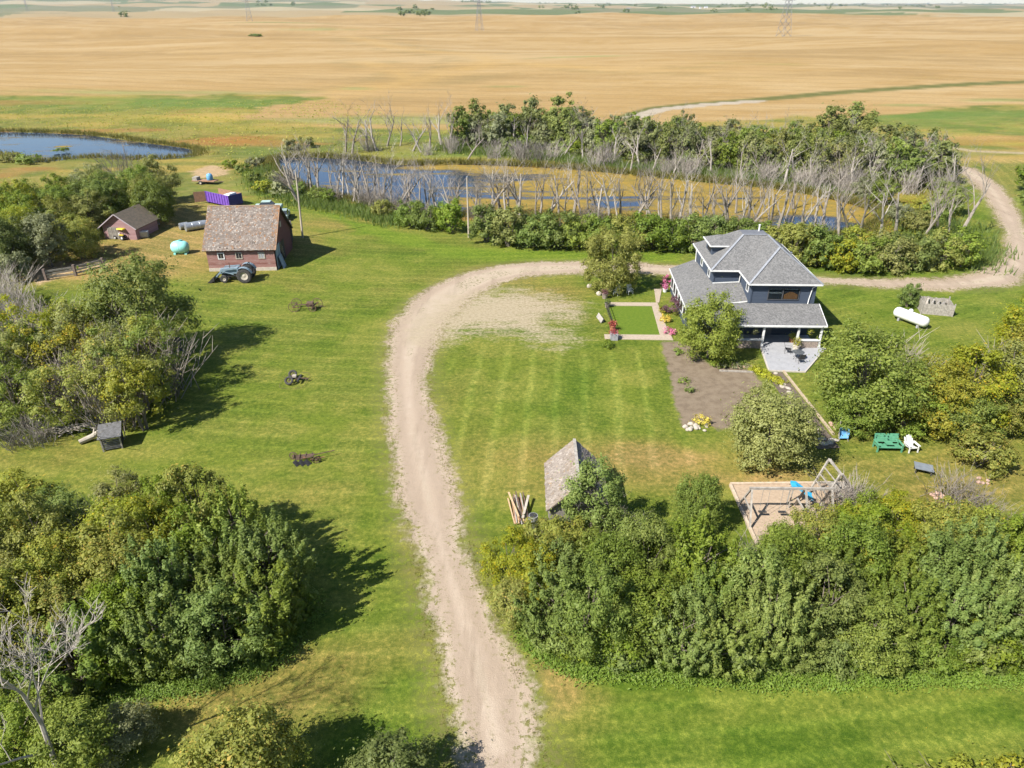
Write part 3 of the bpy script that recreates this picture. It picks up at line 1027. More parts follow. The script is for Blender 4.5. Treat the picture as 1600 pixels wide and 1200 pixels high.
# cluster left of the lawn: half-dead grey and yellow
pts, _ = scatter([(-60, 520, 4), (60, 505, 4), (150, 500, 4), (215, 520, 4), (245, 560, 3.5), (250, 610, 2.5), (225, 640, 2), (130, 640, 1.5), (60, 660, 1), (-60, 665, 1)], 2.7, seed=12)
for x, y in pts:
    u = rng.random()
    lm = [L_YEL, L_OLIVE, L_GOLD, L_MID, L_GREY][rng.integers(5)]
    if u < .76:
        tree('open' if u < .6 else 'bushy', x, y, rng.uniform(5.0, 7.5), rng.uniform(2.2, 3.0), lm, 'tree', 'thin-leaved olive and yellow tree in the grey thicket left of the lawn', 'tree', 'trees of the grey thicket')
    else:
        twig_bush(x, y, rng.uniform(4.2, 6.0), 'bare grey-brown shrub in the thicket left of the lawn', 'bare shrubs of the grey thicket')
for (px, py, h) in [(238, 620, 7.4), (215, 664, 6.0), (185, 640, 7.0), (248, 588, 7.0), (130, 570, 8.0), (60, 590, 7.5), (170, 560, 7.5)]:
    p = G(px, py)
    tree('open', p.x, p.y, h, h * .42, [L_YEL, L_OLIVE, L_MID][rng.integers(3)], 'tree', 'taller half-bare tree on the sunny edge of the grey thicket', 'tree', 'edge trees of the grey thicket')
p = G(238, 556)
tree('tall', p.x, p.y, 9.6, 3.6, L_MID, 'tree', 'full green tree standing tallest at the top of the grey thicket', 'tree', var=0)
for (px, py, h) in [(30, 500, 4.5), (5, 520, 4.5), (60, 520, 4.0), (-20, 490, 5), (70, 690, 2.4), (30, 695, 2.2)]:
    p = G(px, py)
    twig_bush(p.x, p.y, h, 'bleached bare shrub at the outer edge of the grey thicket', 'bleached shrubs of the grey thicket', DEADWOOD)
# cluster round the small red shed, far left
pts, _ = scatter([(-60, 330, 4), (60, 292, 5), (150, 275, 5), (250, 268, 5), (288, 280, 4), (292, 325, 2.5), (255, 345, 1.5), (235, 320, 2.5), (150, 330, 2.5), (145, 385, 1.5), (60, 405, 1.5), (-60, 420, 1.5)], 3.4, seed=21)
for x, y in pts:
    lm = [L_DARK, L_OLIVE, L_MID, L_OLIVE, L_GREY, L_YEL][rng.integers(6)]
    sf = G(190, 374)
    rel = Vector((x - sf.x, y - sf.y, 0))
    if 800 + FPX * x / (y * _c + CAM_H * _s) > 268 or rel.length < 5.5 or (abs(rel.x * .6 - rel.y * .8) < 4.5 and -11 < rel.x * .8 + rel.y * .6 < 3):
        continue
    tree('bushy' if rng.random() < .6 else 'round', x, y, rng.uniform(5.5, 8.0), rng.uniform(2.6, 3.6), lm, 'tree', 'green tree in the grove round the small red shed', 'tree', 'trees of the grove round the red shed')
for (px, py, h) in [(40, 340, 4), (20, 375, 4), (200, 290, 6), (5, 470, 4.0)]:
    p = G(px, py)
    twig_bush(p.x, p.y, h, 'bare grey shrub in the grove round the small red shed', 'bare shrubs of the red shed grove')
for (px, py, h, lm) in [(130, 395, 4.0, L_MID), (105, 378, 4.5, L_YEL), (30, 440, 3.5, L_GREY), (75, 490, 2.0, L_MID)]:
    p = G(px, py)
    tree('shrub', p.x, p.y, h, h * .55, lm, 'shrub', 'leafy shrub on the near side of the red shed grove', 'shrub', 'shrubs of the red shed grove')
# wood behind the pond
pts, _ = scatter([(705, 196, 5), (760, 188, 5), (870, 190, 5), (1000, 196, 5), (1150, 202, 5), (1300, 204, 5), (1410, 222, 4), (1465, 245, 3), (1480, 280, 1), (1400, 287, 1), (1200, 266, 1), (1000, 245, 1), (860, 226, 1), (705, 224, 1)], 3.6, tries=12000, seed=31)
for x, y in pts:
    lm = [L_FAR, L_DARK, L_FAR, L_OLIVE, L_GREY, L_MID][rng.integers(6)]
    u = rng.random()
    tree('far', x, y, rng.uniform(5.8, 8.6), rng.uniform(2.4, 3.4), lm, 'tree', 'green tree in the long wood behind the pond', 'tree', 'trees of the wood behind the pond')
    if u < .30:
        dead(x + 1.5, y - 1.5, rng.uniform(7, 9.5), int(rng.integers(6)), rng.uniform(0, 6.28), 'bare grey tree standing among the green wood behind the pond', 'bare trees in the wood behind the pond', TWIG if rng.random() < .6 else DEADWOOD)
for (px, py, h, rr) in [(830, 216, 10.5, 3.4), (790, 220, 9.5, 3.4), (740, 224, 9.5, 3.6), (870, 216, 10.5, 4.8), (900, 222, 8.5, 4), (1290, 228, 10, 3.6), (1330, 230, 9.5, 4.6)]:
    p = G(px, py)
    tree('far', p.x, p.y, h, rr, L_FAR, 'tree', 'tall tree rising above the wood behind the pond', 'tree', 'tall trees above the wood behind the pond')
for q in along(gp((705, 226), (860, 232), (1000, 250), (1200, 272), (1400, 292), (1475, 286)), 60, 2.5):
    tree('farshrub', q[0], q[1], rng.uniform(2.0, 3.6), rng.uniform(1.8, 2.6), [L_FAR, L_DARK, L_MID][rng.integers(3)], 'shrub', 'low green shrub along the front of the wood behind the pond', 'shrub', 'low shrubs before the wood behind the pond')
# the belt of dead trees on the far bank
NB = [(550, 240), (590, 236), (605, 228), (645, 236), (672, 232), (575, 232), (625, 228), (660, 240), (540, 238), (690, 226), (700, 232), (730, 250), (765, 228), (800, 232), (820, 236), (945, 262), (985, 270), (1000, 260), (1050, 275), (1085, 265), (1110, 272), (1135, 262), (1160, 285), (1190, 275), (1225, 290), (1240, 280), (1270, 295), (1300, 285), (1330, 300), (1350, 285), (1385, 305), (1410, 290), (1430, 300), (1395, 275), (1365, 298), (1470, 295), (1485, 300), (1440, 280), (910, 250), (1315, 296), (1020, 268), (1210, 270), (1065, 258), (880, 245), (960, 252), (1340, 278)]
for i, (px, py) in enumerate(NB):
    p = G(px, py)
    dead(p.x, p.y, rng.uniform(6.5, 9.5) if px > 700 else rng.uniform(8.5, 11), i, rng.uniform(0, 6.28), 'bleached dead tree on the far bank of the pond', 'dead trees on the far bank', ([PALEBARK, DEADWOOD, DEADWOOD, TWIG][i % 4] if px > 720 else [TWIG, DEADWOOD][i % 2]), wid=1.1)
# dead trees and saplings along the near bank, standing in and before the water
CB = [(470, 300), (480, 296), (500, 303), (520, 306), (535, 310), (552, 314), (566, 318), (580, 322), (595, 322), (610, 326), (622, 328), (640, 330), (655, 334), (668, 330), (688, 334), (705, 338), (715, 330), (745, 340), (762, 336), (790, 342), (812, 340), (838, 340), (880, 342), (908, 342), (935, 346), (965, 344), (990, 348), (1010, 346), (1050, 350), (1075, 350), (1098, 350), (1135, 354), (1165, 352), (1180, 342), (1205, 340), (1225, 352), (1250, 362), (1310, 372), (1340, 370), (1375, 372), (1400, 365), (1440, 375), (1465, 360), (1480, 372), (455, 296), (1030, 352), (1120, 346), (860, 338), (780, 332), (545, 304), (630, 322), (1150, 330), (1240, 325)]
CB += [(px + rng.uniform(-8, 8), float(np.interp(px, [430, 560, 640, 735, 900, 1100, 1240, 1330], [290, 314, 328, 336, 336, 346, 360, 366])) + rng.uniform(-4, 5)) for px in np.linspace(445, 1330, 46)]
for i, (px, py) in enumerate(CB):
    p = G(px, py + rng.uniform(-2, 2))
    dead(p.x, p.y, rng.uniform(7.0, 10.0), i + 1, rng.uniform(0, 6.28), 'bare grey dead tree on the near bank of the pond', 'dead trees on the near bank', [DEADWOOD, TWIG, TWIG, TWIG, PALEBARK][i % 5], wid=.95)
for i in range(24):
    px = rng.uniform(430, 1330)
    py = np.interp(px, [430, 560, 640, 735, 900, 1100, 1240, 1330], [292, 316, 332, 342, 342, 352, 366, 372]) + rng.uniform(-1, 5)
    p = G(px, py)
    twig_bush(p.x, p.y, rng.uniform(2.0, 3.6), 'bare brushy shrub along the near bank of the pond', 'bare shrubs on the near bank')
for i in range(26):
    px = rng.uniform(520, 1480)
    py = np.interp(px, [520, 700, 900, 1100, 1300, 1480], [240, 240, 256, 275, 300, 310]) + rng.uniform(-6, 3)
    p = G(px, py)
    twig_bush(p.x, p.y, rng.uniform(2.6, 4.8), 'bare brushy shrub along the far bank of the pond', 'bare shrubs on the far bank', DEADWOOD)
p = G(1498, 372)
dead(p.x, p.y, 13.0, 3, R(20), 'dark leaning dead tree reaching over the bend of the gravel road', None, TWIG, wid=.8)
p = G(470, 318)
dead(p.x, p.y, 9.5, 1, R(190), 'forked dead tree at the left end of the pond', None, TWIG, wid=1.3)
p = G(197, 247)
dead(p.x, p.y, 5.0, 4, 2.0, 'lone dead tree beside the left pond', None, TWIG, wid=.6)
# shrubs between the pond and the lawn
SHR = [(470, 312, 2.6), (495, 318, 2.6), (515, 322, 2.4), (600, 342, 3.0), (640, 356, 4.0), (668, 362, 4.2), (705, 366, 4.4), (760, 382, 5.0), (795, 388, 5.2), (835, 388, 5.0), (870, 388, 5.2), (905, 388, 4.8), (940, 390, 4.6), (985, 392, 5.0), (1015, 394, 5.4), (1045, 394, 4.8), (1078, 392, 4.8), (1110, 385, 4.6), (1240, 418, 5.2), (1275, 420, 5.0), (1310, 424, 4.4), (1345, 426, 4.8), (1385, 425, 5.0), (1425, 422, 4.6), (1462, 420, 5.0), (1498, 420, 4.6), (1220, 405, 5.0), (1410, 410, 4.0), (1330, 408, 4.2), (1180, 395, 4.2), (1150, 392, 4.2)]
for i, (px, py, h) in enumerate(SHR):
    p = G(px, py - 4)
    lm = [L_DARK, L_MID, L_DARK, L_OLIVE, L_DARK][i % 5] if px < 1200 else [L_YEL, L_MID, L_OLIVE, L_DARK][i % 4]
    tree('shrub', p.x, p.y, h, h * .56, lm, 'shrub', 'rounded green shrub in the row between pond and lawn left of the house' if px < 1130 else 'rounded green shrub in the row behind the house and along the gravel road', 'shrub', 'shrubs in the row left of the house' if px < 1130 else 'shrubs in the row behind the house')
for (px, py, h, lm) in [(1440, 335, 3.0, L_GOLD), (1405, 345, 3.0, L_GREY), (1460, 345, 3.6, L_MID), (1430, 360, 3.4, L_OLIVE), (1375, 320, 4.0, L_MID), (1350, 310, 4.0, L_GREY), (1480, 335, 4.5, L_MID), (1490, 400, 3.2, L_GREY), (1475, 320, 3.6, L_DARK)]:
    p = G(px, py)
    tree('shrub', p.x, p.y, h, h * .6, lm, 'shrub', 'low shrub in the marshy end of the pond by the road bend', 'shrub', 'marsh shrubs by the road bend')
for (px, py, h, lm) in [(415, 300, 2.4, L_YEL), (395, 285, 2.2, L_MID), (380, 270, 2.0, L_DARK), (440, 305, 2.6, L_GREY), (360, 262, 1.8, L_MID), (430, 285, 2.2, L_OLIVE), (400, 262, 2.4, L_GREY), (455, 235, 2.6, L_GREY), (480, 230, 2.6, L_OLIVE)]:
    p = G(px, py)
    tree('farshrub', p.x, p.y, h, h * .8, lm, 'shrub', 'low marsh shrub between the two ponds', 'shrub', 'marsh shrubs between the ponds')
for (px, py, h, rr, lm, lab) in [(98, 236, .9, 1.7, L_DARK, 'small dark reed clump standing in the left pond'), (45, 256, 2.2, 2.2, L_MID, 'low green shrub on the near shore of the left pond'), (20, 252, 2.0, 2.5, L_OLIVE, 'olive shrub at the far left edge by the left pond')]:
    p = G(px, py)
    tree('farshrub', p.x, p.y, h, rr, lm, 'shrub', lab, 'shrub')
# trees round the house
p = G(952, 452)
tree('round', p.x, p.y, 7.6, 3.4, L_OLIVE, 'tree', 'pale olive willow-like tree beside the fenced front lawn', 'tree', var=0)
p = G(1105, 560)
tree('round', p.x, p.y, 6.6, 2.9, L_GARDEN, 'tree', 'dense bright green round tree at the left corner of the patio', 'tree', var=1)
p = G(1196, 722)
tree('round', p.x, p.y, 6.0, 3.2, L_OLIVE, 'tree', 'large pale olive round tree below the garden bed', 'tree', var=2)
p = G(1335, 660)
tree('tall', p.x, p.y, 8.4, 3.4, L_MID, 'tree', 'big green tree at the right edge of the patio', 'tree', var=1)
p = G(1330, 672)
tree('round', p.x, p.y, 4.2, 2.3, L_MID, 'tree', 'low green tree spreading below the big tree right of the patio', 'tree', var=0)
for i, (px, py, h, rr, lm) in enumerate([(1450, 672, 6.2, 2.9, L_GOLD), (1505, 660, 6.6, 3.0, L_YEL), (1560, 655, 6.2, 2.8, L_OLIVE), (1490, 680, 4.6, 2.6, L_MID), (1415, 672, 4.6, 2.4, L_MID), (1590, 610, 7.0, 3.2, L_GOLD), (1640, 640, 7.0, 3.4, L_YEL), (1600, 670, 5.0, 2.6, L_MID), (1600, 560, 6.0, 2.8, L_YEL), (1545, 672, 4.5, 2.4, L_YEL)]):
    p = G(px, py)
    tree('bushy' if i % 3 else 'round', p.x, p.y, h, rr, lm, 'tree', 'golden-green tree in the grove at the right edge behind the green bench', 'tree', 'golden-green grove at the right')
for (px, py, h) in [(1385, 620, 5.2), (1580, 620, 4.5)]:
    p = G(px, py)
    twig_bush(p.x, p.y, h, 'bare grey branches standing out of the grove at the right', 'bare branches of the right grove')
p = G(1528, 728)
tree('shrub', p.x, p.y, 3.0, 1.9, L_YEL, 'shrub', 'round yellow-green shrub on the grass right of the white chair', 'shrub', var=0)
p = G(1417, 479)
tree('shrub', p.x, p.y, 2.6, 1.2, L_DARK, 'shrub', 'dark green shrub between the propane tank and the wooden enclosure', 'shrub', var=1)
for (px, py, h) in [(1610, 300, 7), (1616, 322, 6)]:
    p = G(px, py)
    tree('far', p.x, p.y, h, 2.6, L_DARK, 'tree', 'dark tree at the right edge beyond the gravel road', 'tree', 'trees at the right edge beyond the road')
# foreground trees cut by the lower edge
p = G(405, 1250)
tree('bushy', p.x, p.y, 5.6, 2.3, L_YEL, 'tree', 'bright yellow-green tree at the lower edge left of the driveway', 'tree', var=0)
p = G(610, 1245)
tree('bushy', p.x, p.y, 3.4, 1.9, L_DARK, 'tree', 'dark green tree at the lower edge close to the driveway', 'tree', var=1)
for (px, py, h, lm) in [(40, 1185, 3.4, L_MID), (130, 1200, 3.6, L_MID), (200, 1170, 2.6, L_GREY), (0, 1120, 3.4, L_MID), (90, 1120, 2.6, L_OLIVE)]:
    p = G(px, py)
    tree('bushy', p.x, p.y, h, h * .5, lm, 'tree', 'young green tree under the bare cottonwood at the lower left corner', 'tree', 'young trees at the lower left corner')
for (px, h) in [(1420, 1.2), (1480, 1.6), (1540, 1.8), (1590, 1.6)]:
    p = G(px, 1235)
    tree('small', p.x, p.y, h, 1.1, L_YEL, 'shrub', 'low yellow-green shrub at the lower right corner', 'shrub', 'shrubs at the lower right corner')
big = dead_mesh('trunk', 12.0, .46, DEADWOOD, 0, 5, 5, .13, seed=85)
p = G(112, 1240)
o = link('dead_tree', big, None, (p.x, p.y, 0))
o.rotation_euler = (R(2), R(-9), 0)
tag(o, 'big bare pale cottonwood leaning in at the lower left corner', 'dead tree')


def grass_stuff(name, label, pts, h, wdt, mat, k=6, spread=.25):
    """tufts of tapering blades"""
    n = len(pts) * k
    b = np.repeat(np.asarray(pts), k, 0)[:, :2] + rng.normal(size=(n, 2)) * spread
    a = rng.uniform(0, 6.28, n)
    hh = h * rng.uniform(.5, 1.2, n)
    lean = rng.normal(size=(n, 2)) * (hh * .28)[:, None]
    dx = np.stack([np.cos(a), np.sin(a)], 1) * wdt * .5
    z0 = np.full((n, 1), -.03)
    V = np.concatenate([np.concatenate([b - dx, z0], 1)[:, None], np.concatenate([b + dx, z0], 1)[:, None], np.concatenate([b + lean, hh[:, None]], 1)[:, None]], 1).reshape(-1, 3)
    me = np_mesh(name, V, np.arange(3 * n).reshape(n, 3), mat, False, {'tint': ('FACE', np.clip(rng.normal(.5, .25, n), 0, 1))})
    return tag(link(name, me), label, 'grass', kind='stuff')


L_GRASS = leaf_mat('blade_green', (.09, .145, .016), (.14, .20, .026), (.20, .235, .045), .5)
L_REED = leaf_mat('blade_reed', (.12, .13, .03), (.20, .19, .045), (.29, .235, .075), .45)


def herb_stuff(name, label, pts, h, size, mat, k=9, spread=.22):
    """low leafy undergrowth"""
    n = len(pts) * k
    xy = np.repeat(np.asarray(pts), k, 0)[:, :2] + rng.normal(size=(n, 2)) * spread
    hh = np.repeat(rng.uniform(.3, 1, len(pts)) * h, k)
    pos = np.concatenate([xy, (hh * rng.uniform(.2, 1, n))[:, None]], 1)
    me = leaves_mesh(name, pos, rng.normal(size=(n, 3)) * .5 + np.array([-.2, -.35, .8]), size, np.clip(rng.normal(.5, .25, n), 0, 1), .4)
    me.materials.append(mat)
    return tag(link(name, me), label, 'undergrowth', kind='stuff')


L_MARSH = leaf_mat('leaf_marsh', (.13, .16, .02), (.23, .235, .03), (.36, .30, .04), .45)
L_HERB = leaf_mat('leaf_herb', (.09, .15, .018), (.155, .225, .03), (.22, .275, .05), .45)
herb_stuff('undergrowth', 'bright green undergrowth along the foot of the lower right hedge', along(gp((822, 985), (850, 1025), (900, 1046), (1000, 1052), (1200, 1062), (1400, 1060), (1640, 1058)), 2300, .30), .40, .12, L_HERB, 13)
herb_stuff('undergrowth', 'green undergrowth along the near edge of the lower left wood', along(gp((60, 1100), (180, 1085), (300, 1065), (400, 1040), (450, 1000), (480, 950)), 1900, .4), .42, .12, L_HERB, 13)
for line, n_, lab, grp in [(gp((835, 985), (880, 1030), (1000, 1040), (1200, 1046), (1400, 1045), (1640, 1042)), 26, 'low leafy shrub filling the foot of the lower right hedge', 'low shrubs of the lower right hedge'), (gp((140, 1070), (260, 1050), (380, 1025), (450, 970)), 11, 'low leafy shrub filling the foot of the lower left wood', 'low shrubs of the lower left wood')]:
    for q in along(line, n_, .3):
        tree('shrub', q[0], q[1] + .6, rng.uniform(1.6, 2.8), rng.uniform(1.1, 1.5), [L_DARK, L_MID, L_DARK][rng.integers(3)], 'shrub', lab, 'shrub', grp)
pb = np.concatenate([along(np.vstack([POND, POND[:1]]), 5200, 1.0), along(np.vstack([POND_L, POND_L[:1]]), 2200, 1.0)])
sd_ = np.minimum(sdist(pb, POND), sdist(pb, POND_L))
grass_stuff('reeds', 'reeds and rank grass fringing the ponds', pb[sd_ > -.5], 1.0, .16, L_REED, 5, .5)
pm_ = np.concatenate([along(gp((700, 232), (800, 240), (900, 252), (1000, 262), (1200, 280), (1330, 300)), 2600, 3.0), along(gp((440, 262), (400, 270), (430, 300), (480, 318), (560, 330), (620, 348)), 1500, 1.6), along(gp((1400, 340), (1460, 350), (1500, 380), (1510, 410)), 900, 2.5)])
grass_stuff('tall_grass', 'rank green marsh grass on the banks of the ponds', pm_[np.minimum(sdist(pm_, POND), sdist(pm_, POND_L)) > .3], 1.1, .16, L_GRASS, 5, .5)
mr_, _ = scatter([(-150, 160, 0), (200, 160, 0), (520, 158, 0), (700, 205, 0), (760, 240, 0), (640, 250, 0), (430, 236, 0), (400, 290, 0), (470, 330, 0), (330, 270, 0), (300, 225, 0), (130, 206, 0), (-150, 200, 0)], 1.9, 5200, 71)
mr_ = np.array(mr_)
mr_ = mr_[np.minimum(sdist(mr_, POND), sdist(mr_, POND_L)) > .4]
herb_stuff('marsh_plants', 'yellow-green marsh plants between and behind the two ponds', mr_, .7, .38, L_MARSH, 12, .7)
mr_, _ = scatter([(1345, 345, 0), (1380, 320, 0), (1460, 300, 0), (1500, 330, 0), (1520, 390, 0), (1480, 410, 0), (1380, 395, 0)], .9, 1500, 72)
herb_stuff('marsh_plants', 'rusty and yellow-green marsh plants at the right end of the pond', np.array(mr_), .8, .3, L_MARSH, 12, .5)
pv = np.concatenate([along(np.vstack([DRIVE, DRIVE[:1]]), 5200, .3)])
grass_stuff('verge_grass', 'ragged grass tufts along the edges of the dirt driveway', pv, .13, .035, L_REED, 5, .09)
pw = along(gp((1180, 580), (1205, 592), (1225, 600)), 160, .35)
#PART_B_END

# ---------------------------------------------------------------- materials of built things
def siding(name, c, c2, pitch=.2, axis='Z', rough=.7, wear=None, jit=.5):
    """lap boards: a shadow line and a slight change of tone from board to board"""
    n = NT(name)
    co = n.coord()
    sp_ = n.new('SeparateXYZ')
    n.put(sp_.inputs[0], co)
    z = n.math('DIVIDE', sp_.outputs['XYZ'.index(axis)], pitch)
    fl = n.math('FLOOR', z)
    fr = n.math('FRACT', z)
    wn_ = n.new('TexWhiteNoise', noise_dimensions='1D')
    n.put(wn_.inputs['W'], fl)
    st = {'Z': (.5, .5, 6), 'X': (6, 6, .5), 'Y': (6, 6, .5)}[axis]
    gr = n.noise(2.2, n.coord(scale=st), 5, .7)
    f = n.math('ADD', n.math('MULTIPLY', wn_.outputs[0], jit), n.math('MULTIPLY', gr, 1 - jit * .5))
    cl = n.mix(n.mr(f, .25, .95), c, c2)
    if wear:
        cl = n.mix(n.mr(gr, wear[1], wear[1] + .12), cl, wear[0])
    n.set(cl, rough, 0, .3)
    n.bump(n.math('MULTIPLY', fr, 1.0), .7, .03)
    return n.m


def asphalt_shingle(name, a, b, c):
    n = NT(name)
    co = n.coord()
    br = n.new('TexBrick')
    br.inputs['Scale'].default_value = 1.0
    br.inputs['Brick Width'].default_value = .34
    br.inputs['Row Height'].default_value = .16
    br.inputs['Mortar Size'].default_value = .012
    br.inputs['Color1'].default_value = (*a, 1)
    br.inputs['Color2'].default_value = (*b, 1)
    br.inputs['Mortar'].default_value = (*c, 1)
    n.put(br.inputs['Vector'], co)
    vo = n.new('TexVoronoi')
    vo.inputs['Scale'].default_value = 7.5
    n.put(vo.inputs['Vector'], co)
    sc_ = n.new('SeparateColor')
    n.put(sc_.inputs[0], vo.outputs['Color'])
    cl = n.mix(n.mr(sc_.outputs[0], .1, .9), a, b)
    cl = n.mix(n.mr(sc_.outputs[1], .75, .95, 0, .7), cl, c)
    cl = n.mix(n.mr(n.noise(.6, co, 3), .4, .7, 0, .35), cl, a)
    cl = n.mix(n.mr(n.noise(40, co, 2), .5, .7, 0, .4), cl, b)
    n.set(cl, .9, 0, .2)
    n.bump(sc_.outputs[0], .35, .03)
    return n.m


SHINGLE = asphalt_shingle('asphalt_shingles', (.108, .106, .105), (.168, .165, .162), (.072, .072, .074))
BLUE = siding('blue_siding', (.050, .066, .098), (.066, .084, .118), .16, jit=.25)
WHITE = pm('white_trim', (.62, .62, .61), (.52, .52, .51), 3, .5)
WHITE_M = pm('white_enamel', (.64, .64, .62), (.55, .55, .53), 2.5, .35, spec=.5)
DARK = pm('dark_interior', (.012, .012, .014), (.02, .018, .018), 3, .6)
BLACK = pm('black_metal', (.025, .025, .027), (.045, .043, .042), 9, .5)
GLASS = None


def glass():
    n = NT('window_glass')
    n.set((.03, .04, .05), .05, 0, .6)
    tr = n.new('BsdfTransparent')
    tr.inputs[0].default_value = (.75, .8, .82, 1)
    mx = n.new('MixShader')
    mx.inputs[0].default_value = .14
    n.t.links.new(tr.outputs[0], mx.inputs[1])
    n.t.links.new(n.bsdf.outputs[0], mx.inputs[2])
    n.t.links.new(mx.outputs[0], n.out.inputs[0])
    return n.m


GLASS = glass()
ORANGE = pm('varnished_pine', (.42, .17, .045), (.33, .12, .03), 4, .4, stretch=(6, 1, .6))
STONE = pm('field_stone', (.44, .38, .30), (.25, .215, .18), 2.6, .85, bump=.5)
PAVE = pm('concrete_walk', (.36, .295, .225), (.29, .235, .175), 5, .9, bump=.2)
PATIO = pm('painted_deck', (.31, .31, .32), (.265, .265, .275), 2.5, .65)
BRICKM = pm('knee_wall_stone', (.30, .24, .20), (.17, .14, .12), 7, .9, bump=.5)
OLDWOOD = siding('weathered_boards', (.27, .245, .215), (.165, .15, .135), .17, 'Z', .9, ((.36, .33, .29), .62))
GREYWOOD = pm('grey_timber', (.34, .31, .27), (.21, .19, .165), 4, .9, bump=.4, stretch=(1, 1, 1))
NEWWOOD = pm('pale_lumber', (.52, .36, .22), (.40, .26, .15), 5, .85, stretch=(1, 5, 1))
RUSTY = pm('rusted_iron', (.13, .075, .05), (.055, .045, .04), 9, .85, bump=.3, third=((.21, .105, .05), 4, .56))
TYRE = pm('tyre_rubber', (.028, .027, .026), (.06, .056, .052), 8, .85)
GALV = pm('galvanised_steel', (.42, .44, .46), (.30, .32, .34), 4, .4, .6, stretch=(1, 1, 1))


def frame_quad(mb, x0, x1, z0, z1, y0, y1, t):
    """a rectangular frame in the XZ plane"""
    mb.box(x0, x1, y0, y1, z1 - t, z1)
    mb.box(x0, x1, y0, y1, z0, z0 + t)
    mb.box(x0, x0 + t, y0, y1, z0 + t, z1 - t)
    mb.box(x1 - t, x1, y0, y1, z0 + t, z1 - t)


# ---------------------------------------------------------------- house
HX, HY = 20.5, 70.6
hs = root('house', (HX, HY, 0), R(-1.5), 'blue-grey two-storey farmhouse with grey hip roofs and white trim', 'house')
E_, T_ = 5.7, 8.35
CL, N_, FL, FR, BRk, BLk = (0, 0), (2.85, 0), (2.85, -4), (10.0, -4), (10.0, 9.4), (0, 9.4)
AP, DFL, DFR, DBL, DBR = (6.43, -.5), (3.9, 3.9), (6.43, 3.9), (3.9, 5.7), (6.43, 5.7)
w_ = MB().prism([(.45, .45), (3.3, .45), (3.3, -3.55), (9.55, -3.55), (9.55, 8.95), (.45, 8.95)], 0, E_ - .02)
hw = w_.build('wall', BLUE, hs)
rf = MB()
z3 = lambda p, z: (p[0], p[1], z)
faces = [[z3(CL, E_), z3(DFL, T_), z3(DBL, T_), z3(BLk, E_)], [z3(CL, E_), z3(N_, E_), z3(DFR, T_), z3(DFL, T_)], [z3(FL, E_), z3(AP, T_ - .02), z3(DFR, T_), z3(N_, E_)],
         [z3(FL, E_), z3(FR, E_), z3(AP, T_ - .02)], [z3(FR, E_), z3(BRk, E_), z3(DBR, T_), z3(DFR, T_), z3(AP, T_ - .02)], [z3(BRk, E_), z3(BLk, E_), z3(DBL, T_), z3(DBR, T_)]]
for fc in faces:
    rf.add(fc, [tuple(range(len(fc)))])
roof = rf.build('roof', SHINGLE, hs)
MB().box(DFL[0], DFR[0], DFL[1], DBL[1], T_ - .05, T_ + .015).build('roof_deck', pm('roof_membrane', (.10, .105, .12), (.13, .135, .15), 3, .8), roof)
ev = [CL, N_, FL, FR, BRk, BLk]
so_ = MB()
n6 = len(ev)
so_.add([z3(p, E_ - .03) for p in ev], [tuple(range(n6))])
so_.build('soffit', WHITE, roof)
fa = MB()
for a, b in zip(ev, ev[1:] + ev[:1]):
    fa.bar((a[0], a[1], E_ - .06), (b[0], b[1], E_ - .06), .09, .15)
fa.build('gutter', WHITE, roof)
hp = MB()
for a, b in [((CL, E_), (DFL, T_)), ((FL, E_), (AP, T_)), ((FR, E_), (AP, T_)), ((AP, T_), (DFR, T_)), ((DFL, T_), (DFR, T_))]:
    hp.bar(z3(a[0], a[1] + .03), z3(b[0], b[1] + .03), .22, .035)
hp.build('ridge_cap', pm('ridge_shingles', (.24, .25, .275), (.17, .18, .2), 6, .9), roof)
for (x, y) in [(7.2, 3.2), (7.5, 1.9), (7.9, .3)]:
    MB().box(x - .09, x + .09, y - .12, y + .12, T_ - .75, T_ - .18 - .72 * (x - 6.43)).build('roof_vent', GALV, roof)
MB().lathe([(.09, 0), (.09, .62), (.13, .64), (.13, .70)], 10, 'z', (5.9, 5.3, T_)).build('vent_pipe', WHITE, roof)
# dormer on the left slope
dm = MB()
dm.add([(.75, 3.5, 6.1), (.75, 6.3, 6.1), (.75, 6.3, 7.3), (.75, 3.5, 7.3), (2.7, 3.5, 7.3), (2.7, 6.3, 7.3), (2.7, 3.5, 6.1), (2.7, 6.3, 6.1)], [(0, 1, 2, 3), (3, 4, 6, 0), (1, 7, 5, 2), (2, 5, 4, 3)])
dor = dm.build('dormer', BLUE, hs)
dr = MB()
e0, e1, f0 = 3.15, 6.65, .4
dr.add([(f0, e0, 7.3), (f0, e1, 7.3), (1.5, 4.9, 8.05), (3.6, e1, 7.3), (3.6, e0, 7.3), (3.8, 4.9, 8.05)], [(0, 1, 2), (0, 2, 5, 4), (1, 3, 5, 2), (0, 4, 3, 1)])
dr.build('dormer_roof', SHINGLE, dor)
dg = MB()
dg.bar((f0, e0, 7.27), (2.75, e0, 7.27), .08, .13)
dg.bar((f0, e0, 7.27), (f0, e1, 7.27), .08, .13)
dg.build('gutter', WHITE, dor)
m = MB()
m.box(.70, .752, 4.2, 5.6, 6.35, 7.15)
m.build('window', DARK, dor)
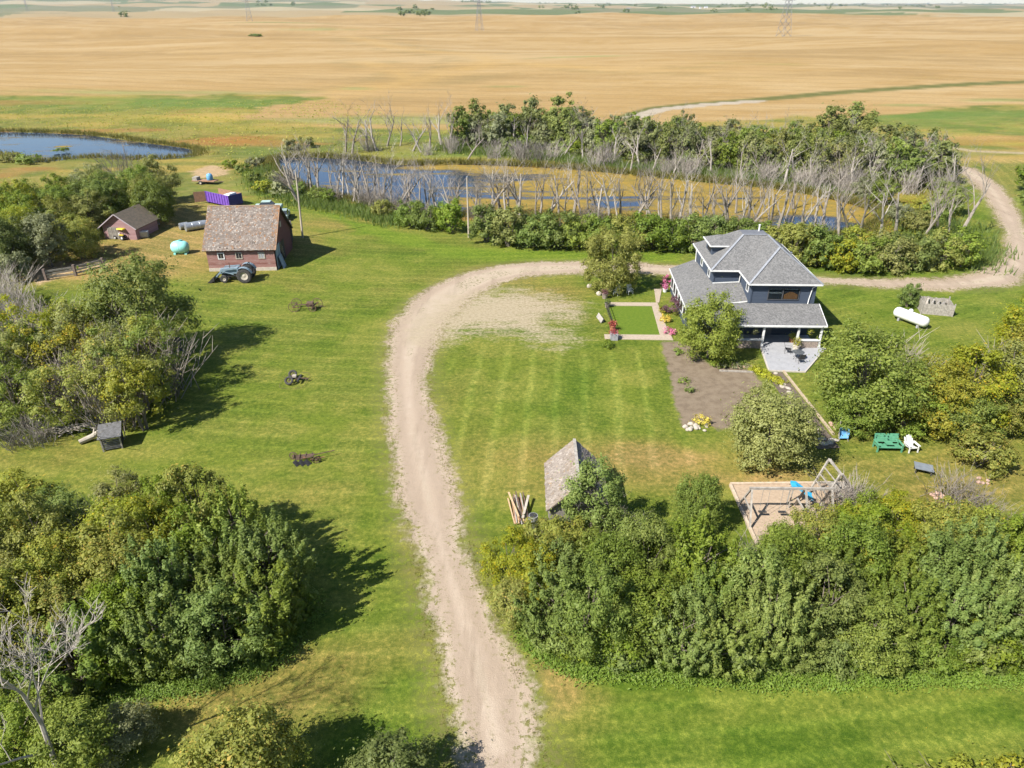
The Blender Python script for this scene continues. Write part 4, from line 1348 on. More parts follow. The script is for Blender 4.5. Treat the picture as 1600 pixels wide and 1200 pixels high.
# front window with its two lights
wx0, wx1, wz0, wz1 = 4.95, 8.05, 3.93, 5.2
yw = -3.55
wi = MB()
frame_quad(wi, wx0, wx1, wz0, wz1, yw - .07, yw + .02, .07)
wi.box(wx0 + 1.40, wx0 + 1.50, yw - .068, yw + .02, wz0 + .07, wz1 - .07)
win = wi.build('window', pm('window_frame', (.05, .05, .055), (.08, .08, .085), 5, .5), hs)
MB().box(wx0 + .05, wx1 - .05, yw - .004, yw + .01, wz0 + .05, wz1 - .05).build('room_dark', DARK, win)
b = MB()
b.box(wx0 + .12, wx0 + 1.36, yw - .03, yw - .005, wz0 + .68, wz0 + .76)
b.box(wx0 + .12, wx0 + 1.36, yw - .03, yw - .005, wz1 - .2, wz1 - .1)
b.box(wx0 + 1.55, wx1 - .1, yw - .03, yw - .005, wz1 - .2, wz1 - .1)
b.build('blind', pm('blind_slat', (.45, .43, .40), (.34, .32, .3), 6, .7), win)
ar = [(wx0 + 1.6, wz0 + .1), (wx1 - .16, wz0 + .1), (wx1 - .16, wz0 + .55)]
for k in range(9):
    t = k / 8
    ar.append((wx1 - .16 - t * (wx1 - .16 - wx0 - 1.6), wz0 + .55 + .28 * math.sin(math.pi * t) ** 1.2))
hb_ = MB()
nn = len(ar)
hb_.add([(x, yw - .035, z) for x, z in ar] + [(x, yw - .008, z) for x, z in ar], [tuple(range(nn)), tuple(range(nn, 2 * nn))[::-1]] + [(i, nn + i, nn + (i + 1) % nn, (i + 1) % nn) for i in range(nn)])
hb_.build('headboard', ORANGE, win)
for a_, b_ in ((wx0 + .07, wx0 + 1.40), (wx0 + 1.50, wx1 - .07)):
    MB().box(a_, b_, yw - .05, yw - .045, wz0 + .07, wz1 - .07).build('pane', GLASS, win)
# side windows
for (y0, y1, z0, z1, x) in [(2.0, 2.9, 4.2, 5.2, .45), (5.6, 6.5, 4.2, 5.2, .45), (-2.6, -1.8, 4.3, 5.25, 3.3)]:
    m = MB()
    for q in [(y0, y1, z1 - .08, z1), (y0, y1, z0, z0 + .08), (y0, y0 + .08, z0 + .08, z1 - .08), (y1 - .08, y1, z0 + .08, z1 - .08)]:
        m.box(x - .06, x + .02, *q)
    f_ = m.build('window', WHITE, hs)
    MB().box(x - .03, x + .01, y0 + .06, y1 - .06, z0 + .06, z1 - .06).build('pane', pm('dark_pane', (.02, .025, .03), (.03, .035, .04), 2, .08, spec=.8), f_)
# corner boards and downspouts
cb = MB()
for (x, y, za, zb) in [(3.3, -3.55, 3.45, E_), (9.55, -3.55, 3.45, E_), (.45, .45, 4.0, E_), (3.3, .42, 4.2, E_)]:
    cb.box(x - .07, x + .07, y - .07, y + .07, za, zb - .05)
cb.build('corner_board', BLUE, hs)
d = MB()
d.tube([(9.45, -4.02, E_ - .1), (9.2, -3.65, E_ - .45), (9.05, -3.63, 4.0), (9.0, -3.7, 3.55)], .055, 6)
d.build('downspout', WHITE, hs)
d = MB()
d.tube([(2.9, -.05, E_ - .1), (3.15, .30, E_ - .4), (3.12, .33, 4.3)], .055, 6)
d.build('downspout', WHITE, hs)
d = MB()
d.tube([(.05, 9.3, E_ - .1), (.35, 8.9, E_ - .5), (.38, 8.8, 3.7)], .055, 6)
d.build('downspout', WHITE, hs)
# lower roofs: left lean-to and the piece over the recess, then the front porch
lr = MB()
lr.add([(-2.35, 9.6, 2.6), (-2.75, -2.4, 2.6), (.46, .44, 4.15), (.46, 9.6, 3.75)], [(0, 1, 2, 3)])
lr.add([(-2.75, -2.4, 2.6), (3.3, -2.9, 3.52), (3.3, .44, 4.3), (.46, .44, 4.15)], [(0, 1, 2, 3)])
lro = lr.build('lean_to_roof', SHINGLE, hs)
sm = lro.modifiers.new('thick', 'SOLIDIFY')
sm.thickness = .1
sm.offset = -1
tr_ = MB()
tr_.bar((-2.36, 9.62, 2.56), (-2.78, -2.42, 2.56), .08, .14)
tr_.bar((.40, .36, 4.2), (3.2, .36, 4.36), .06, .10)
tr_.bar((-2.78, -2.42, 2.56), (3.25, -2.93, 3.46), .06, .12)
tr_.build('gutter', WHITE, lro)
lw = MB().prism([(-2.1, 9.2), (-2.45, -2.1), (3.28, -2.5), (3.28, .44), (.44, .44), (.44, 9.2)], 0, 2.5)
low = lw.build('lean_to_wall', BLUE, hs)
for k in range(6):
    y = 7.9 - k * 1.75
    x = -2.1 - .031 * (9.2 - y)
    m = MB()
    m.box(x - .08, x + .02, y - .62, y + .62, .75, .83)
    m.box(x - .08, x + .02, y - .62, y + .62, 2.12, 2.2)
    m.box(x - .08, x + .02, y - .62, y - .54, .83, 2.12)
    m.box(x - .08, x + .02, y + .54, y + .62, .83, 2.12)
    f_ = m.build('window', WHITE, hs)
    MB().box(x - .05, x - .01, y - .54, y + .54, .83, 2.12).build('pane', DARK, f_)
pr_ = MB()
pr_.add([(-1.2, -6.75, 2.5), (10.05, -6.75, 2.5), (10.15, -3.57, 3.55), (-1.2, -3.57, 3.55)], [(0, 1, 2, 3)])
pro = pr_.build('porch_roof', SHINGLE, hs)
sm = pro.modifiers.new('thick', 'SOLIDIFY')
sm.thickness = .1
sm.offset = -1
tr_ = MB()
tr_.bar((-1.2, -6.78, 2.45), (10.08, -6.78, 2.45), .09, .16)
tr_.bar((10.08, -6.78, 2.45), (10.18, -3.6, 3.5), .06, .14)
tr_.build('gutter', WHITE, pro)
MB().box(-1.0, 9.9, -6.6, -6.35, 2.2, 2.36).build('porch_beam', WHITE, pro)
for x in (4.2, 7.55, 9.75):
    m = MB()
    m.box(x - .09, x + .09, -6.55, -6.37, .14, 2.2)
    m.box(x - .13, x + .13, -6.59, -6.33, .14, .4)
    m.build('post', WHITE, hs)
for (x0, x1) in ((-.8, 4.0), (7.8, 9.6)):
    MB().box(x0, x1, -6.6, -6.32, 0, .85).build('knee_wall', BRICKM, hs)
    MB().box(x0 - .03, x1 + .03, -6.66, -6.26, .85, .91).build('wall_cap', WHITE, hs)
MB().box(-.9, 9.7, -6.3, -3.56, 0, .13).build('porch_floor', PATIO, hs)
m = MB()
m.box(5.0, 5.95, -3.62, -3.54, .14, 2.15)
dd_ = m.build('door', pm('door_paint', (.10, .11, .13), (.13, .14, .16), 3, .5), hs)
MB().lathe([(.03, 0), (.03, .06)], 8, 'y', (5.85, -3.70, 1.1)).build('handle', GALV, dd_)
for (x0, x1) in ((6.4, 7.3), (8.2, 9.2), (2.4, 3.6)):
    m = MB()
    frame_quad(m, x0, x1, 1.0, 2.1, -3.62, -3.54, .07)
    f_ = m.build('window', WHITE, hs)
    MB().box(x0 + .05, x1 - .05, -3.585, -3.545, 1.05, 2.05).build('pane', DARK, f_)

# ---------------------------------------------------------------- patio and what stands on it
pc = [G(1186, 537), G(1201, 580), G(1258, 582), G(1290, 545)]
pa = MB().prism([(p.x, p.y) for p in pc], 0, .12).build('patio', PATIO)
tag(pa, kind='structure')
m = MB()
for a_, b_ in zip(pc[:3], pc[1:3] + pc[3:]):
    m.bar((a_.x, a_.y, .06), (b_.x, b_.y, .06), .12, .13)
o = m.build('deck_edge', pm('deck_edging', (.44, .40, .35), (.34, .31, .27), 5, .8), pa)


def patio_chair(p, rz, label):
    r_ = root('patio_chair', (p.x, p.y, .12), rz, label, 'chair')
    m = MB()
    m.box(-.26, .26, -.25, .25, .40, .43)
    m.build('seat', BLACK, r_)
    m = MB()
    m.slab([(-.26, .25, .45), (.26, .25, .45), (.26, .42, 1.0), (-.26, .42, 1.0)], .025, (0, 1, 0))
    m.build('backrest', BLACK, r_)
    for sx in (-1, 1):
        MB().tube([(sx * .27, -.26, 0), (sx * .28, -.27, .62), (sx * .28, .28, .66)], .016, 5).build('armrest', BLACK, r_)
        MB().tube([(sx * .27, .3, 0), (sx * .27, .25, .45), (sx * .27, .43, 1.02)], .016, 5).build('leg', BLACK, r_)
    return r_


pt = G(1245, 562)
r_ = root('patio_table', (pt.x, pt.y, .12), 0, 'round dark glass patio table beside the tree', 'table')
MB().lathe([(.55, .68), (.57, .70), (.55, .72)], 20).build('tabletop', pm('smoked_glass', (.06, .065, .07), (.10, .105, .11), 3, .15), r_)
for k in range(4):
    a = k * math.pi / 2 + .4
    MB().tube([(math.cos(a) * .5, math.sin(a) * .5, 0), (math.cos(a) * .2, math.sin(a) * .2, .4), (math.cos(a) * .45, math.sin(a) * .45, .68)], .018, 5).build('leg', BLACK, r_)
patio_chair(G(1230, 553), R(75), 'black patio chair left of the round table, facing right')
patio_chair(G(1249, 568), R(185), 'black patio chair in front of the round table, back to the lawn')


def planter(p, h, r0, label, pot, leafm, n=1, z=0.0, fl=None, fh=.5):
    r_ = root('flower_pot', (p.x, p.y, z), 0, label, 'planter')
    MB().lathe([(r0 * .75, 0), (r0, h), (r0 * 1.08, h), (r0 * 1.08, h * .9), (r0 * .95, h * .88)], 14).build('pot', pot, r_)
    pos = rng.normal(size=(420, 3)) * np.array([r0 * .6, r0 * .6, fh * .3]) + np.array([0, 0, h + fh * .45])
    c = link('plant', leaves_mesh('plant', pos, rng.normal(size=(420, 3)) + np.array([0, 0, .8]), .10, rng.uniform(0, 1, 420)), r_)
    c.data.materials.append(leafm)
    c['kind'] = 'stuff'
    return r_


TERRA = pm('terracotta', (.33, .13, .07), (.26, .10, .055), 5, .8)
CREAMP = pm('cream_pot', (.55, .50, .42), (.45, .40, .33), 4, .7)
GREYP = pm('grey_planter', (.30, .30, .31), (.22, .22, .23), 5, .8)
F_PINK = leaf_mat('petal_pink', (.32, .05, .12), (.50, .12, .25), (.62, .28, .40), .2)
F_RED = leaf_mat('petal_red', (.20, .012, .02), (.34, .03, .03), (.42, .08, .05), .2)
F_YEL = leaf_mat('petal_yellow', (.42, .30, .01), (.58, .45, .02), (.66, .55, .06), .2)
F_LIME = leaf_mat('leaf_lime', (.22, .24, .01), (.34, .34, .02), (.44, .42, .04), .3)
planter(G(1236, 536), .45, .28, 'terracotta pot of yellow-green plant by the middle porch post', TERRA, F_LIME, z=.12)
planter(G(1243, 548), .5, .34, 'cream pot with spreading plant behind the patio table', CREAMP, L_GOLD, z=.12, fh=.8)
hb2 = root('hanging_basket', tuple(hs.matrix_basis @ Vector((8.7, -6.42, 1.55))), 0, 'hanging basket of pale green plant under the right end of the porch', 'hanging basket')
MB().lathe([(.05, 0), (.2, .12), (.22, .2)], 12).build('basket', BLACK, hb2)
MB().tube([(0, 0, .2), (0, 0, .66)], .008, 4).build('hanger', BLACK, hb2)
pos = rng.normal(size=(260, 3)) * .14 + np.array([0, 0, .25])
c = link('plant', leaves_mesh('plant', pos, rng.normal(size=(260, 3)) + np.array([0, 0, .8]), .09, rng.uniform(0, 1, 260)), hb2)
c.data.materials.append(F_LIME)
c['kind'] = 'stuff'
hb3 = root('hanging_basket', tuple(hs.matrix_basis @ Vector((3.4, -6.42, 1.5))), 0, 'hanging basket of grey-green plant under the left end of the porch', 'hanging basket')
for ch in list(hb2.children):
    c = ch.copy()
    col.objects.link(c)
    c.parent = hb3
    if ch.name.startswith('plant'):
        c.material_slots[0].link = 'OBJECT'
        c.material_slots[0].material = L_GREY

# ---------------------------------------------------------------- front yard: walks, fence, planters, beds
def walk(name, pix, z, mat, h=.05):
    o = MB().prism([tuple(G(*p))[:2] for p in pix], -.02, z)
    o = o.build(name, mat)
    return tag(o, kind='structure')


walk('walk', [(944, 523), (1048, 524), (1052, 532), (945, 530)], .06, PAVE)
walk('walk', [(950, 473), (1027, 473.5), (1029, 478.5), (950, 478)], .065, PAVE)
walk('walk', [(1018.5, 478.7), (1029, 478.7), (1046, 523.8), (1031, 523.8)], .07, PAVE)
walk('walk', [(1022, 452), (1034, 452), (1030, 473.2), (1025, 473.2)], .07, PAVE)
fe = root('garden_fence', G(950, 500), 0, 'low black iron fence with white lower rail beside the front lawn', 'fence')
o0 = G(950, 500)
fa_, fb_ = G(946, 480) - o0, G(957, 512) - o0
for z in (.25, .75):
    MB().bar((fa_.x, fa_.y, z), (fb_.x, fb_.y, z), .04, .05).build('rail', BLACK, fe)
for k in range(9):
    q = fa_.lerp(fb_, k / 8)
    MB().bar((q.x, q.y, 0), (q.x, q.y, .85 + .18 * math.sin(math.pi * k / 8)), .035, .035).build('picket', BLACK, fe)
planter(G(957, 516), .55, .34, 'terracotta planter with orange-red flowers at the near end of the iron fence', TERRA, F_RED)
gp_ = G(959, 530)
r_ = root('flower_box', (gp_.x, gp_.y, 0), R(-2), 'square grey planter box of dark red flowers at the corner of the walk', 'planter')
MB().box(-.38, .38, -.38, .38, 0, .7).build('box', GREYP, r_, bevel=.02)
pos = rng.normal(size=(420, 3)) * np.array([.22, .22, .12]) + np.array([0, 0, .8])
c = link('plant', leaves_mesh('plant', pos, rng.normal(size=(420, 3)) + np.array([0, 0, .8]), .10, rng.uniform(0, 1, 420)), r_)
c.data.materials.append(F_RED)
c['kind'] = 'stuff'
planter(G(945, 466), .6, .36, 'stone planter with dark plant at the far end of the iron fence', BRICKM, L_RED)
planter(G(949, 480), .5, .32, 'stone planter beside the upper walk at the fence gate', BRICKM, L_DARK)
planter(G(1039, 456), .4, .3, 'white pot of pink flowers at the top of the house walk', WHITE, F_PINK)
st_ = root('bench', G(937, 500), R(-80), 'weathered plank bench leaning outside the iron fence', 'bench')
MB().slab([(-.9, -.12, .05), (.9, -.12, .05), (.9, .12, .5), (-.9, .12, .5)], .05).build('plank', GREYWOOD, st_)
for sx in (-.6, .6):
    MB().box(sx - .05, sx + .05, .0, .3, 0, .3).build('leg', GREYWOOD, st_)


def bush(p, h, rr, lm, label, name='shrub', cat='shrub', n=900, sz=.11, z=0.0, group=None, nm=None):
    r_ = root(name, (p.x, p.y, z), 0, label, cat, group)
    pos, nr, ti, C = crown_points(h, rr, .05, 14, n, clump=(.3, .45))
    c = link('foliage', leaves_mesh('foliage', pos, nr, sz, ti), r_)
    c.data.materials.append(lm)
    MB().tube([(0, 0, -.02), (0, 0, h * .6)], [.03, .012], 5).build('stem', BARK, r_)
    return r_


bush(G(1048, 490), 2.0, 1.1, L_RED, 'dark purple-leaved shrub against the left wall of the house', n=1800)
bush(G(1056, 478), 1.7, .9, L_RED, 'smaller purple-leaved shrub beside the lean-to windows')
bush(G(1041, 446), 1.3, .55, F_PINK, 'pink flowering shrub at the far corner of the lean-to', n=600)
bush(G(1039, 503), .7, .6, F_YEL, 'bright yellow flower clump along the house walk', 'flower_clump', 'flowers', 700)
bush(G(1034, 488), .6, .5, L_GOLD, 'pale yellow perennial clump beside the purple shrub', 'flower_clump', 'flowers', 500)
bush(G(1046, 521), .6, .6, F_PINK, 'pink flower clump at the corner of the house walk', 'flower_clump', 'flowers', 700)
bush(G(950, 543), .7, .8, L_DARK, 'low dark green shrub below the square grey planter', n=700)
bush(G(1058, 552), .5, .6, L_MID, 'low green plant at the top of the garden bed', n=500)
bush(G(1068, 598), .45, .5, L_MID, 'left small green plant in the bare garden bed', n=350)
bush(G(1077, 610), .45, .55, L_DARK, 'right small green plant in the bare garden bed', n=350)
bush(G(1098, 662), .8, .7, F_YEL, 'yellow-green clump on the garden stone heap', 'flower_clump', 'flowers', 500)
for k in range(9):
    t = k / 8
    p = G(1178 + 42 * t, 578 + 22 * t)
    bush(p, .45, .55, F_LIME, 'lime yellow ground-cover clump along the stepping-stone path', 'flower_clump', 'flowers', 500, .09, group='lime ground cover by the path')
for k in range(6):
    p = G(1120 + 10 * k, 573 + rng.uniform(-2, 2))
    bush(p, .5, .5, L_GREY if k % 2 else L_MID, 'grey-green perennial below the left corner of the patio', 'perennial', 'plant', 350, group='perennials below the patio corner')
# garden edging and the small rocks of the bed under the porch
m = MB()
a_, b_ = G(1124, 580), G(1177, 582)
m.bar((a_.x, a_.y, .05), (b_.x, b_.y, .05), .14, .14)
tag(m.build('garden_edging', GREYWOOD), 'grey timber edging the top of the garden bed', 'edging')


def rock_mesh(seed):
    rd = np.random.default_rng(seed)
    import bmesh
    bm = bmesh.new()
    bmesh.ops.create_icosphere(bm, subdivisions=2, radius=.5)
    k = rd.normal(size=(6, 3))
    for v in bm.verts:
        d = np.array(v.co)
        s_ = 1 + sum(.10 * np.sign(float(d @ q)) * min(abs(float(d @ q)), .5) for q in k)
        v.co = v.co * s_
    me = bpy.data.meshes.new('rock')
    bm.to_mesh(me)
    bm.free()
    me.materials.append(STONE)
    return me


ROCKS = [rock_mesh(s_) for s_ in range(5)]
PALE = pm('pale_limestone', (.40, .36, .30), (.29, .25, .20), 3, .85, bump=.4)
PINKS = pm('pink_stone', (.40, .27, .21), (.30, .19, .145), 3, .85, bump=.4)


def rock(p, s3, parent=None, mat=None, name='rock', z=0.0):
    o = link(name, ROCKS[rng.integers(5)], parent, (p[0], p[1], z + s3[2] * .3))
    o.scale = s3
    o.rotation_euler = (0, 0, rng.uniform(0, 6.28))
    if mat:
        o.material_slots[0].link = 'OBJECT'
        o.material_slots[0].material = mat
    return o


def heap(px, py, n, rx, ry, s_, label, mat, name='stone_heap'):
    c = G(px, py)
    r_ = root(name, c, 0, label, 'stones')
    for k in range(n):
        k_ = s_ * rng.uniform(.6, 1.3)
        rock((rng.uniform(-rx, rx), rng.uniform(-ry, ry)), (k_, k_ * .8, k_ * .6), r_, mat)
    return r_


heap(1078, 668, 9, .55, .45, .42, 'left heap of pale field stones below the garden bed', PALE)
heap(1096, 670, 9, .6, .4, .42, 'right heap of pale field stones with the yellow clump', PALE)
heap(1160, 572, 16, 1.3, .5, .32, 'loose stones in the shade below the porch knee wall', PINKS)
heap(1532, 752, 10, .7, .35, .34, 'scattered pink stones on the grass near the right edge', PINKS)
heap(1462, 776, 6, .5, .3, .42, 'pale pink stones half hidden beside the bare shrub', PINKS)
heap(1302, 665, 9, .5, .5, .36, 'pale stones beside the blue wheelbarrow', PINKS)
for (px, py, lab) in [(921, 449, 'single pale boulder left of the olive tree'), (936, 461, 'small pale boulder at the far end of the iron fence')]:
    p = G(px, py)
    o = rock((p.x, p.y), (.7, .55, .6), None, PALE, 'boulder')
    tag(o, lab, 'rock')
# stepping-stone path with its timber edge
pth = walk('path', [(1196, 582), (1222, 582), (1312, 700), (1278, 702)], .03, pm('path_soil', (.13, .10, .08), (.085, .065, .05), 4, .95, bump=.3))
for (px, py) in [(1212, 584), (1206, 590), (1221, 594), (1224, 601), (1231, 607), (1222, 604), (1233, 614), (1238, 622), (1243, 633), (1250, 643), (1258, 652), (1266, 662), (1274, 670), (1277, 678), (1283, 686), (1296, 692), (1287, 694), (1302, 688), (1262, 646)]:
    p = G(px, py)
    o = rock((p.x, p.y), (rng.uniform(.5, .85), rng.uniform(.4, .6), .13), pth, PALE, 'stepping_stone', .01)
a_, b_ = G(1224, 581), G(1302, 680)
tag(MB().bar((a_.x, a_.y, .08), (b_.x, b_.y, .08), .16, .18).build('path_edging', pm('pale_edging', (.40, .32, .22), (.31, .245, .17), 4, .9)), 'long pale timber edging the stepping-stone path', 'edging')

# ---------------------------------------------------------------- lawn seats
r_ = root('garden_bench', G(1385.5, 702), R(-2), 'long green garden bench with a small table in its middle', 'bench')
GREEN = pm('green_paint', (.085, .26, .155), (.065, .21, .125), 3, .55)
W_ = .9
for sx in (-W_, W_):
    MB().box(sx - .05, sx + .05, -.45, -.36, 0, .6).build('leg', GREEN, r_)
    MB().box(sx - .05, sx + .05, .30, .39, 0, .6).build('leg', GREEN, r_)
    MB().box(sx - .08, sx + .08, -.48, .42, .60, .64).build('armrest', GREEN, r_)
for k in range(5):
    y = -.42 + k * .15
    MB().box(-W_, W_, y, y + .125, .36 - k * .012, .39 - k * .012).build('seat_slat', GREEN, r_)
for k in range(5):
    z = .46 + k * .125
    y = .34 + k * .045
    MB().slab([(-W_, y, z), (W_, y, z), (W_, y + .04, z + .11), (-W_, y + .04, z + .11)], .025, (0, 1, 0)).build('back_slat', GREEN, r_)
MB().box(-.28, .28, -.3, .25, .58, .62).build('middle_table', GREEN, r_)
r_ = root('lawn_chair', G(1421.5, 703), R(8), 'white moulded fan-back lawn chair right of the green bench', 'chair')
for sx in (-.36, .36):
    MB().bar((sx, -.40, 0), (sx * .98, -.36, .56), .09, .05).build('leg', WHITE_M, r_)
    MB().bar((sx * 1.02, .45, 0), (sx, .20, .56), .09, .05).build('leg', WHITE_M, r_)
    MB().slab([(sx - .09, -.46, .6), (sx + .09, -.46, .6), (sx + .09, .32, .6), (sx - .09, .32, .6)], .035).build('armrest', WHITE_M, r_)
MB().slab([(-.30, -.42, .42), (.30, -.42, .42), (.27, .18, .30), (-.27, .18, .30)], .035).build('seat', WHITE_M, r_)
for k in range(-2, 3):
    x = k * .13
    h = 1.05 - .045 * k * k
    MB().slab([(x - .05, .18, .30), (x + .05, .18, .30), (x * 1.15 + .06, .52, h), (x * 1.15 - .06, .52, h)], .025, (0, 1, 0)).build('back_slat', WHITE_M, r_)
r_ = root('low_table', G(1441, 738), R(-20), 'low table with slanting dark grey top on the grass below the white chair', 'table')
DGREY = pm('dark_grey_board', (.16, .18, .20), (.12, .135, .15), 3, .6)
MB().slab([(-.62, -.40, .48), (.62, -.40, .42), (.62, .42, .50), (-.62, .42, .56)], .04).build('top', DGREY, r_)
for sx in (-.5, .5):
    for sy in (-.3, .3):
        MB().box(sx - .03, sx + .03, sy - .03, sy + .03, 0, .45).build('leg', BLACK, r_)
r_ = root('wheelbarrow', G(1315, 686), R(0), 'upended blue wheelbarrow standing with its handles up by the path end', 'wheelbarrow')
BLUEP = pm('blue_paint', (.13, .32, .52), (.09, .25, .43), 4, .5)
MB().add([(-.35, -.30, .25), (.35, -.30, .25), (.42, -.12, 1.05), (-.42, -.12, 1.05), (-.22, .10, .35), (.22, .10, .35), (.25, .16, .95), (-.25, .16, .95)], [(0, 1, 5, 4), (1, 2, 6, 5), (2, 3, 7, 6), (3, 0, 4, 7), (4, 5, 6, 7)]).build('tray', BLUEP, r_)
for sx in (-.2, .2):
    MB().bar((sx, .12, 0), (sx * 1.3, .35, 1.75), .05, .05).build('handle', GREYWOOD, r_)
    MB().bar((sx * 1.8, -.35, 0), (sx * 1.2, .2, .9), .04, .04).build('leg', GREYWOOD, r_)
MB().ring((0, .05, .16), .16, .045, 'x', 14, 6).build('wheel', TYRE, r_)

# ---------------------------------------------------------------- propane tank and wooden enclosure
a_, b_ = G(1410, 497), G(1432, 515)
c_ = (a_ + b_) / 2
ang = math.atan2(b_.y - a_.y, b_.x - a_.x)
r_ = root('propane_tank', c_, math.atan2(-3.0, 1.6), 'white horizontal propane tank lying on the lawn right of the house', 'tank')
L = 1.95
pf = [(.02, -L)] + [(.56 * math.sin(t), -L + .42 * (1 - math.cos(t))) for t in np.linspace(.25, math.pi / 2, 6)] + [(.56 * math.sin(t), L - .42 * (1 - math.cos(t))) for t in np.linspace(math.pi / 2, .25, 6)] + [(.02, L)]
MB().lathe(pf, 22, 'x', (0, 0, .78)).build('shell', WHITE_M, r_, True)
MB().lathe([(.2, 0), (.22, .05), (.22, .2), (.1, .3)], 14, 'z', (-.2, 0, 1.3)).build('dome', WHITE_M, r_, True)
for x in (-1.1, 1.1):
    MB().box(x - .1, x + .1, -.4, .4, 0, .3).build('foot', GREYP, r_)
r_ = root('wooden_enclosure', G(1459, 487), R(-15), 'weathered grey plank enclosure with open top beside the propane tank', 'enclosure')
for (x0, y0, x1, y1, nb) in [(-1.5, -1.0, 1.5, -1.0, 15), (1.5, -1.0, 1.5, 1.2, 11), (1.5, 1.2, -1.5, 1.2, 15), (-1.5, 1.2, -1.5, -1.0, 11)]:
    for k in range(nb):
        t = (k + .5) / nb
        x, y = x0 + (x1 - x0) * t, y0 + (y1 - y0) * t
        L_ = math.hypot(x1 - x0, y1 - y0) / nb * .46
        hh = 1.25 + rng.uniform(-.08, .08)
        if x0 == x1:
            MB().box(x - .02, x + .02, y - L_, y + L_, 0, hh).build('board', GREYWOOD, r_)
        else:
            MB().box(x - L_, x + L_, y - .02, y + .02, 0, hh).build('board', GREYWOOD, r_)
for sx in (-1.55, 1.55):
    for sy in (-1.05, 1.25):
        MB().box(sx - .06, sx + .06, sy - .06, sy + .06, 0, 1.45).build('post', GREYWOOD, r_)
for k in range(4):
    MB().bar((-1.2 + k * .5, -.8, .9 + .1 * k), (-.6 + k * .6, 1.0, 1.2 - .1 * k), .16, .03).build('loose_board', PALE if k == 0 else GREYWOOD, r_)
#PART_C_END

# ---------------------------------------------------------------- barn
def shingle_mat(name, a, b, c, lichen):
    n = NT(name)
    t = n.attr('tint')
    cl = n.mix(n.mr(t, .1, .6), a, n.mix(n.mr(t, .6, .95), b, c))
    cl = n.mix(n.attr('lichen'), cl, lichen)
    cl = n.mix(n.mr(n.noise(.9, n.coord(scale=(1.6, 1, .8)), 5, .7), .52, .68, 0, .6), cl, c)
    cl = n.mix(n.mr(n.noise(1.6, n.coord(loc=(7, 3, 0)), 4, .7), .52, .7, 0, .6), cl, a)
    cl = n.mix(n.mr(n.noise(.7, n.coord(loc=(2, 9, 4)), 5, .7), .52, .66, 0, .45), cl, tuple(.5 * p + .5 * q for p, q in zip(a, lichen)))
    n.set(cl, .95, 0, .1)
    return n.m


def shingles(parent, p0, ux, vy, wd, ln, mat, sw=.24, ex=.29, missing=.01, lich=None):
    """rows of wood shingles on a slope: p0 lower left, ux along the eave, vy up the slope; joined because each is only a few pixels"""
    ux, vy, p0 = Vector(ux).normalized(), Vector(vy).normalized(), Vector(p0)
    nz = ux.cross(vy).normalized()
    V, F, T, Li = [], [], [], []
    rows = int(ln / ex)
    for r_ in range(rows + 1):
        x = -rng.uniform(0, sw)
        while x < wd:
            w2 = sw * rng.uniform(.6, 1.4)
            x0, x1 = max(0, x) + .008, min(wd, x + w2) - .008
            x += w2
            if x1 - x0 < .04 or rng.random() < missing:
                continue
            y0 = r_ * ex - .04 + rng.uniform(-.03, .03)
            y1 = min((r_ + 1) * ex + .05, ln)
            h0, h1 = .045 + rng.uniform(0, .03), .012
            k = len(V)
            q = [(x0, y0, h0), (x1, y0, h0 + rng.uniform(-.008, .012)), (x1, y1, h1), (x0, y1, h1), (x0, y0, h0 - .03), (x1, y0, h0 - .03)]
            V += [p0 + ux * a + vy * b + nz * c for a, b, c in q]
            F += [(k, k + 1, k + 2, k + 3), (k + 4, k + 5, k + 1, k), (k + 4, k, k + 3, k + 3), (k + 1, k + 5, k + 2, k + 2)]
            t = float(np.clip(rng.normal(.45, .25), 0, 1))
            T += [t] * 4
            l_ = lich((x0 + x1) / 2 / wd, (y0 + y1) / 2 / ln) if lich else 0.0
            l_ = 1.0 if (rng.random() < l_) else 0.0
            Li += [l_ * rng.uniform(.3, .85)] * 4
    F = [f for f in F]
    me = bpy.data.meshes.new('shingles')
    F2 = [f if f[2] != f[3] else f[:3] for f in F]
    me.from_pydata([tuple(v) for v in V], [], F2)
    me.update()
    for nm, d_ in (('tint', T), ('lichen', Li)):
        at = me.attributes.new(nm, 'FLOAT', 'FACE')
        at.data.foreach_set('value', np.array(d_, np.float32))
    me.materials.append(mat)
    o = link('shingles', me, parent)
    o['kind'] = 'stuff'
    return o


RED = siding('barn_red_boards', (.20, .085, .073), (.30, .165, .145), .2, 'Z', .9, ((.36, .28, .255), .53), .6)
REDV = siding('barn_red_gable', (.115, .042, .04), (.17, .075, .065), .2, 'X', .9, ((.24, .17, .15), .64), .6)
SHAKE = shingle_mat('old_wood_shingles', (.160, .132, .113), (.215, .183, .160), (.34, .30, .262), (.28, .13, .045))
SHAKE_G = shingle_mat('grey_wood_shingles', (.185, .155, .13), (.245, .21, .18), (.32, .28, .245), (.25, .17, .09))
SHEATH = pm('roof_boards', (.10, .08, .065), (.06, .05, .042), 5, .95)
bo = G(328, 424)
bn = root('barn', (bo.x, bo.y, 0), R(3.2), 'weathered red barn with a mossy old wood-shingle gable roof', 'barn')
BW, BD, BE, BRZ = 8.35, 9.4, 3.0, 7.05
m = MB()
for y in (0, BD):
    MB().add([(0, y, 0), (BW, y, 0), (BW, y, BE), (0, y, BE)], [(0, 1, 2, 3)]).build('wall', RED, bn)
for x in (0, BW):
    MB().add([(x, 0, 0), (x, BD, 0), (x, BD, BE), (x, BD / 2, BRZ - .1), (x, 0, BE)], [(0, 1, 2, 3, 4)]).build('gable_wall', REDV, bn)
m = MB()
m.box(-.03, BW + .03, -.06, .02, 0, .42)
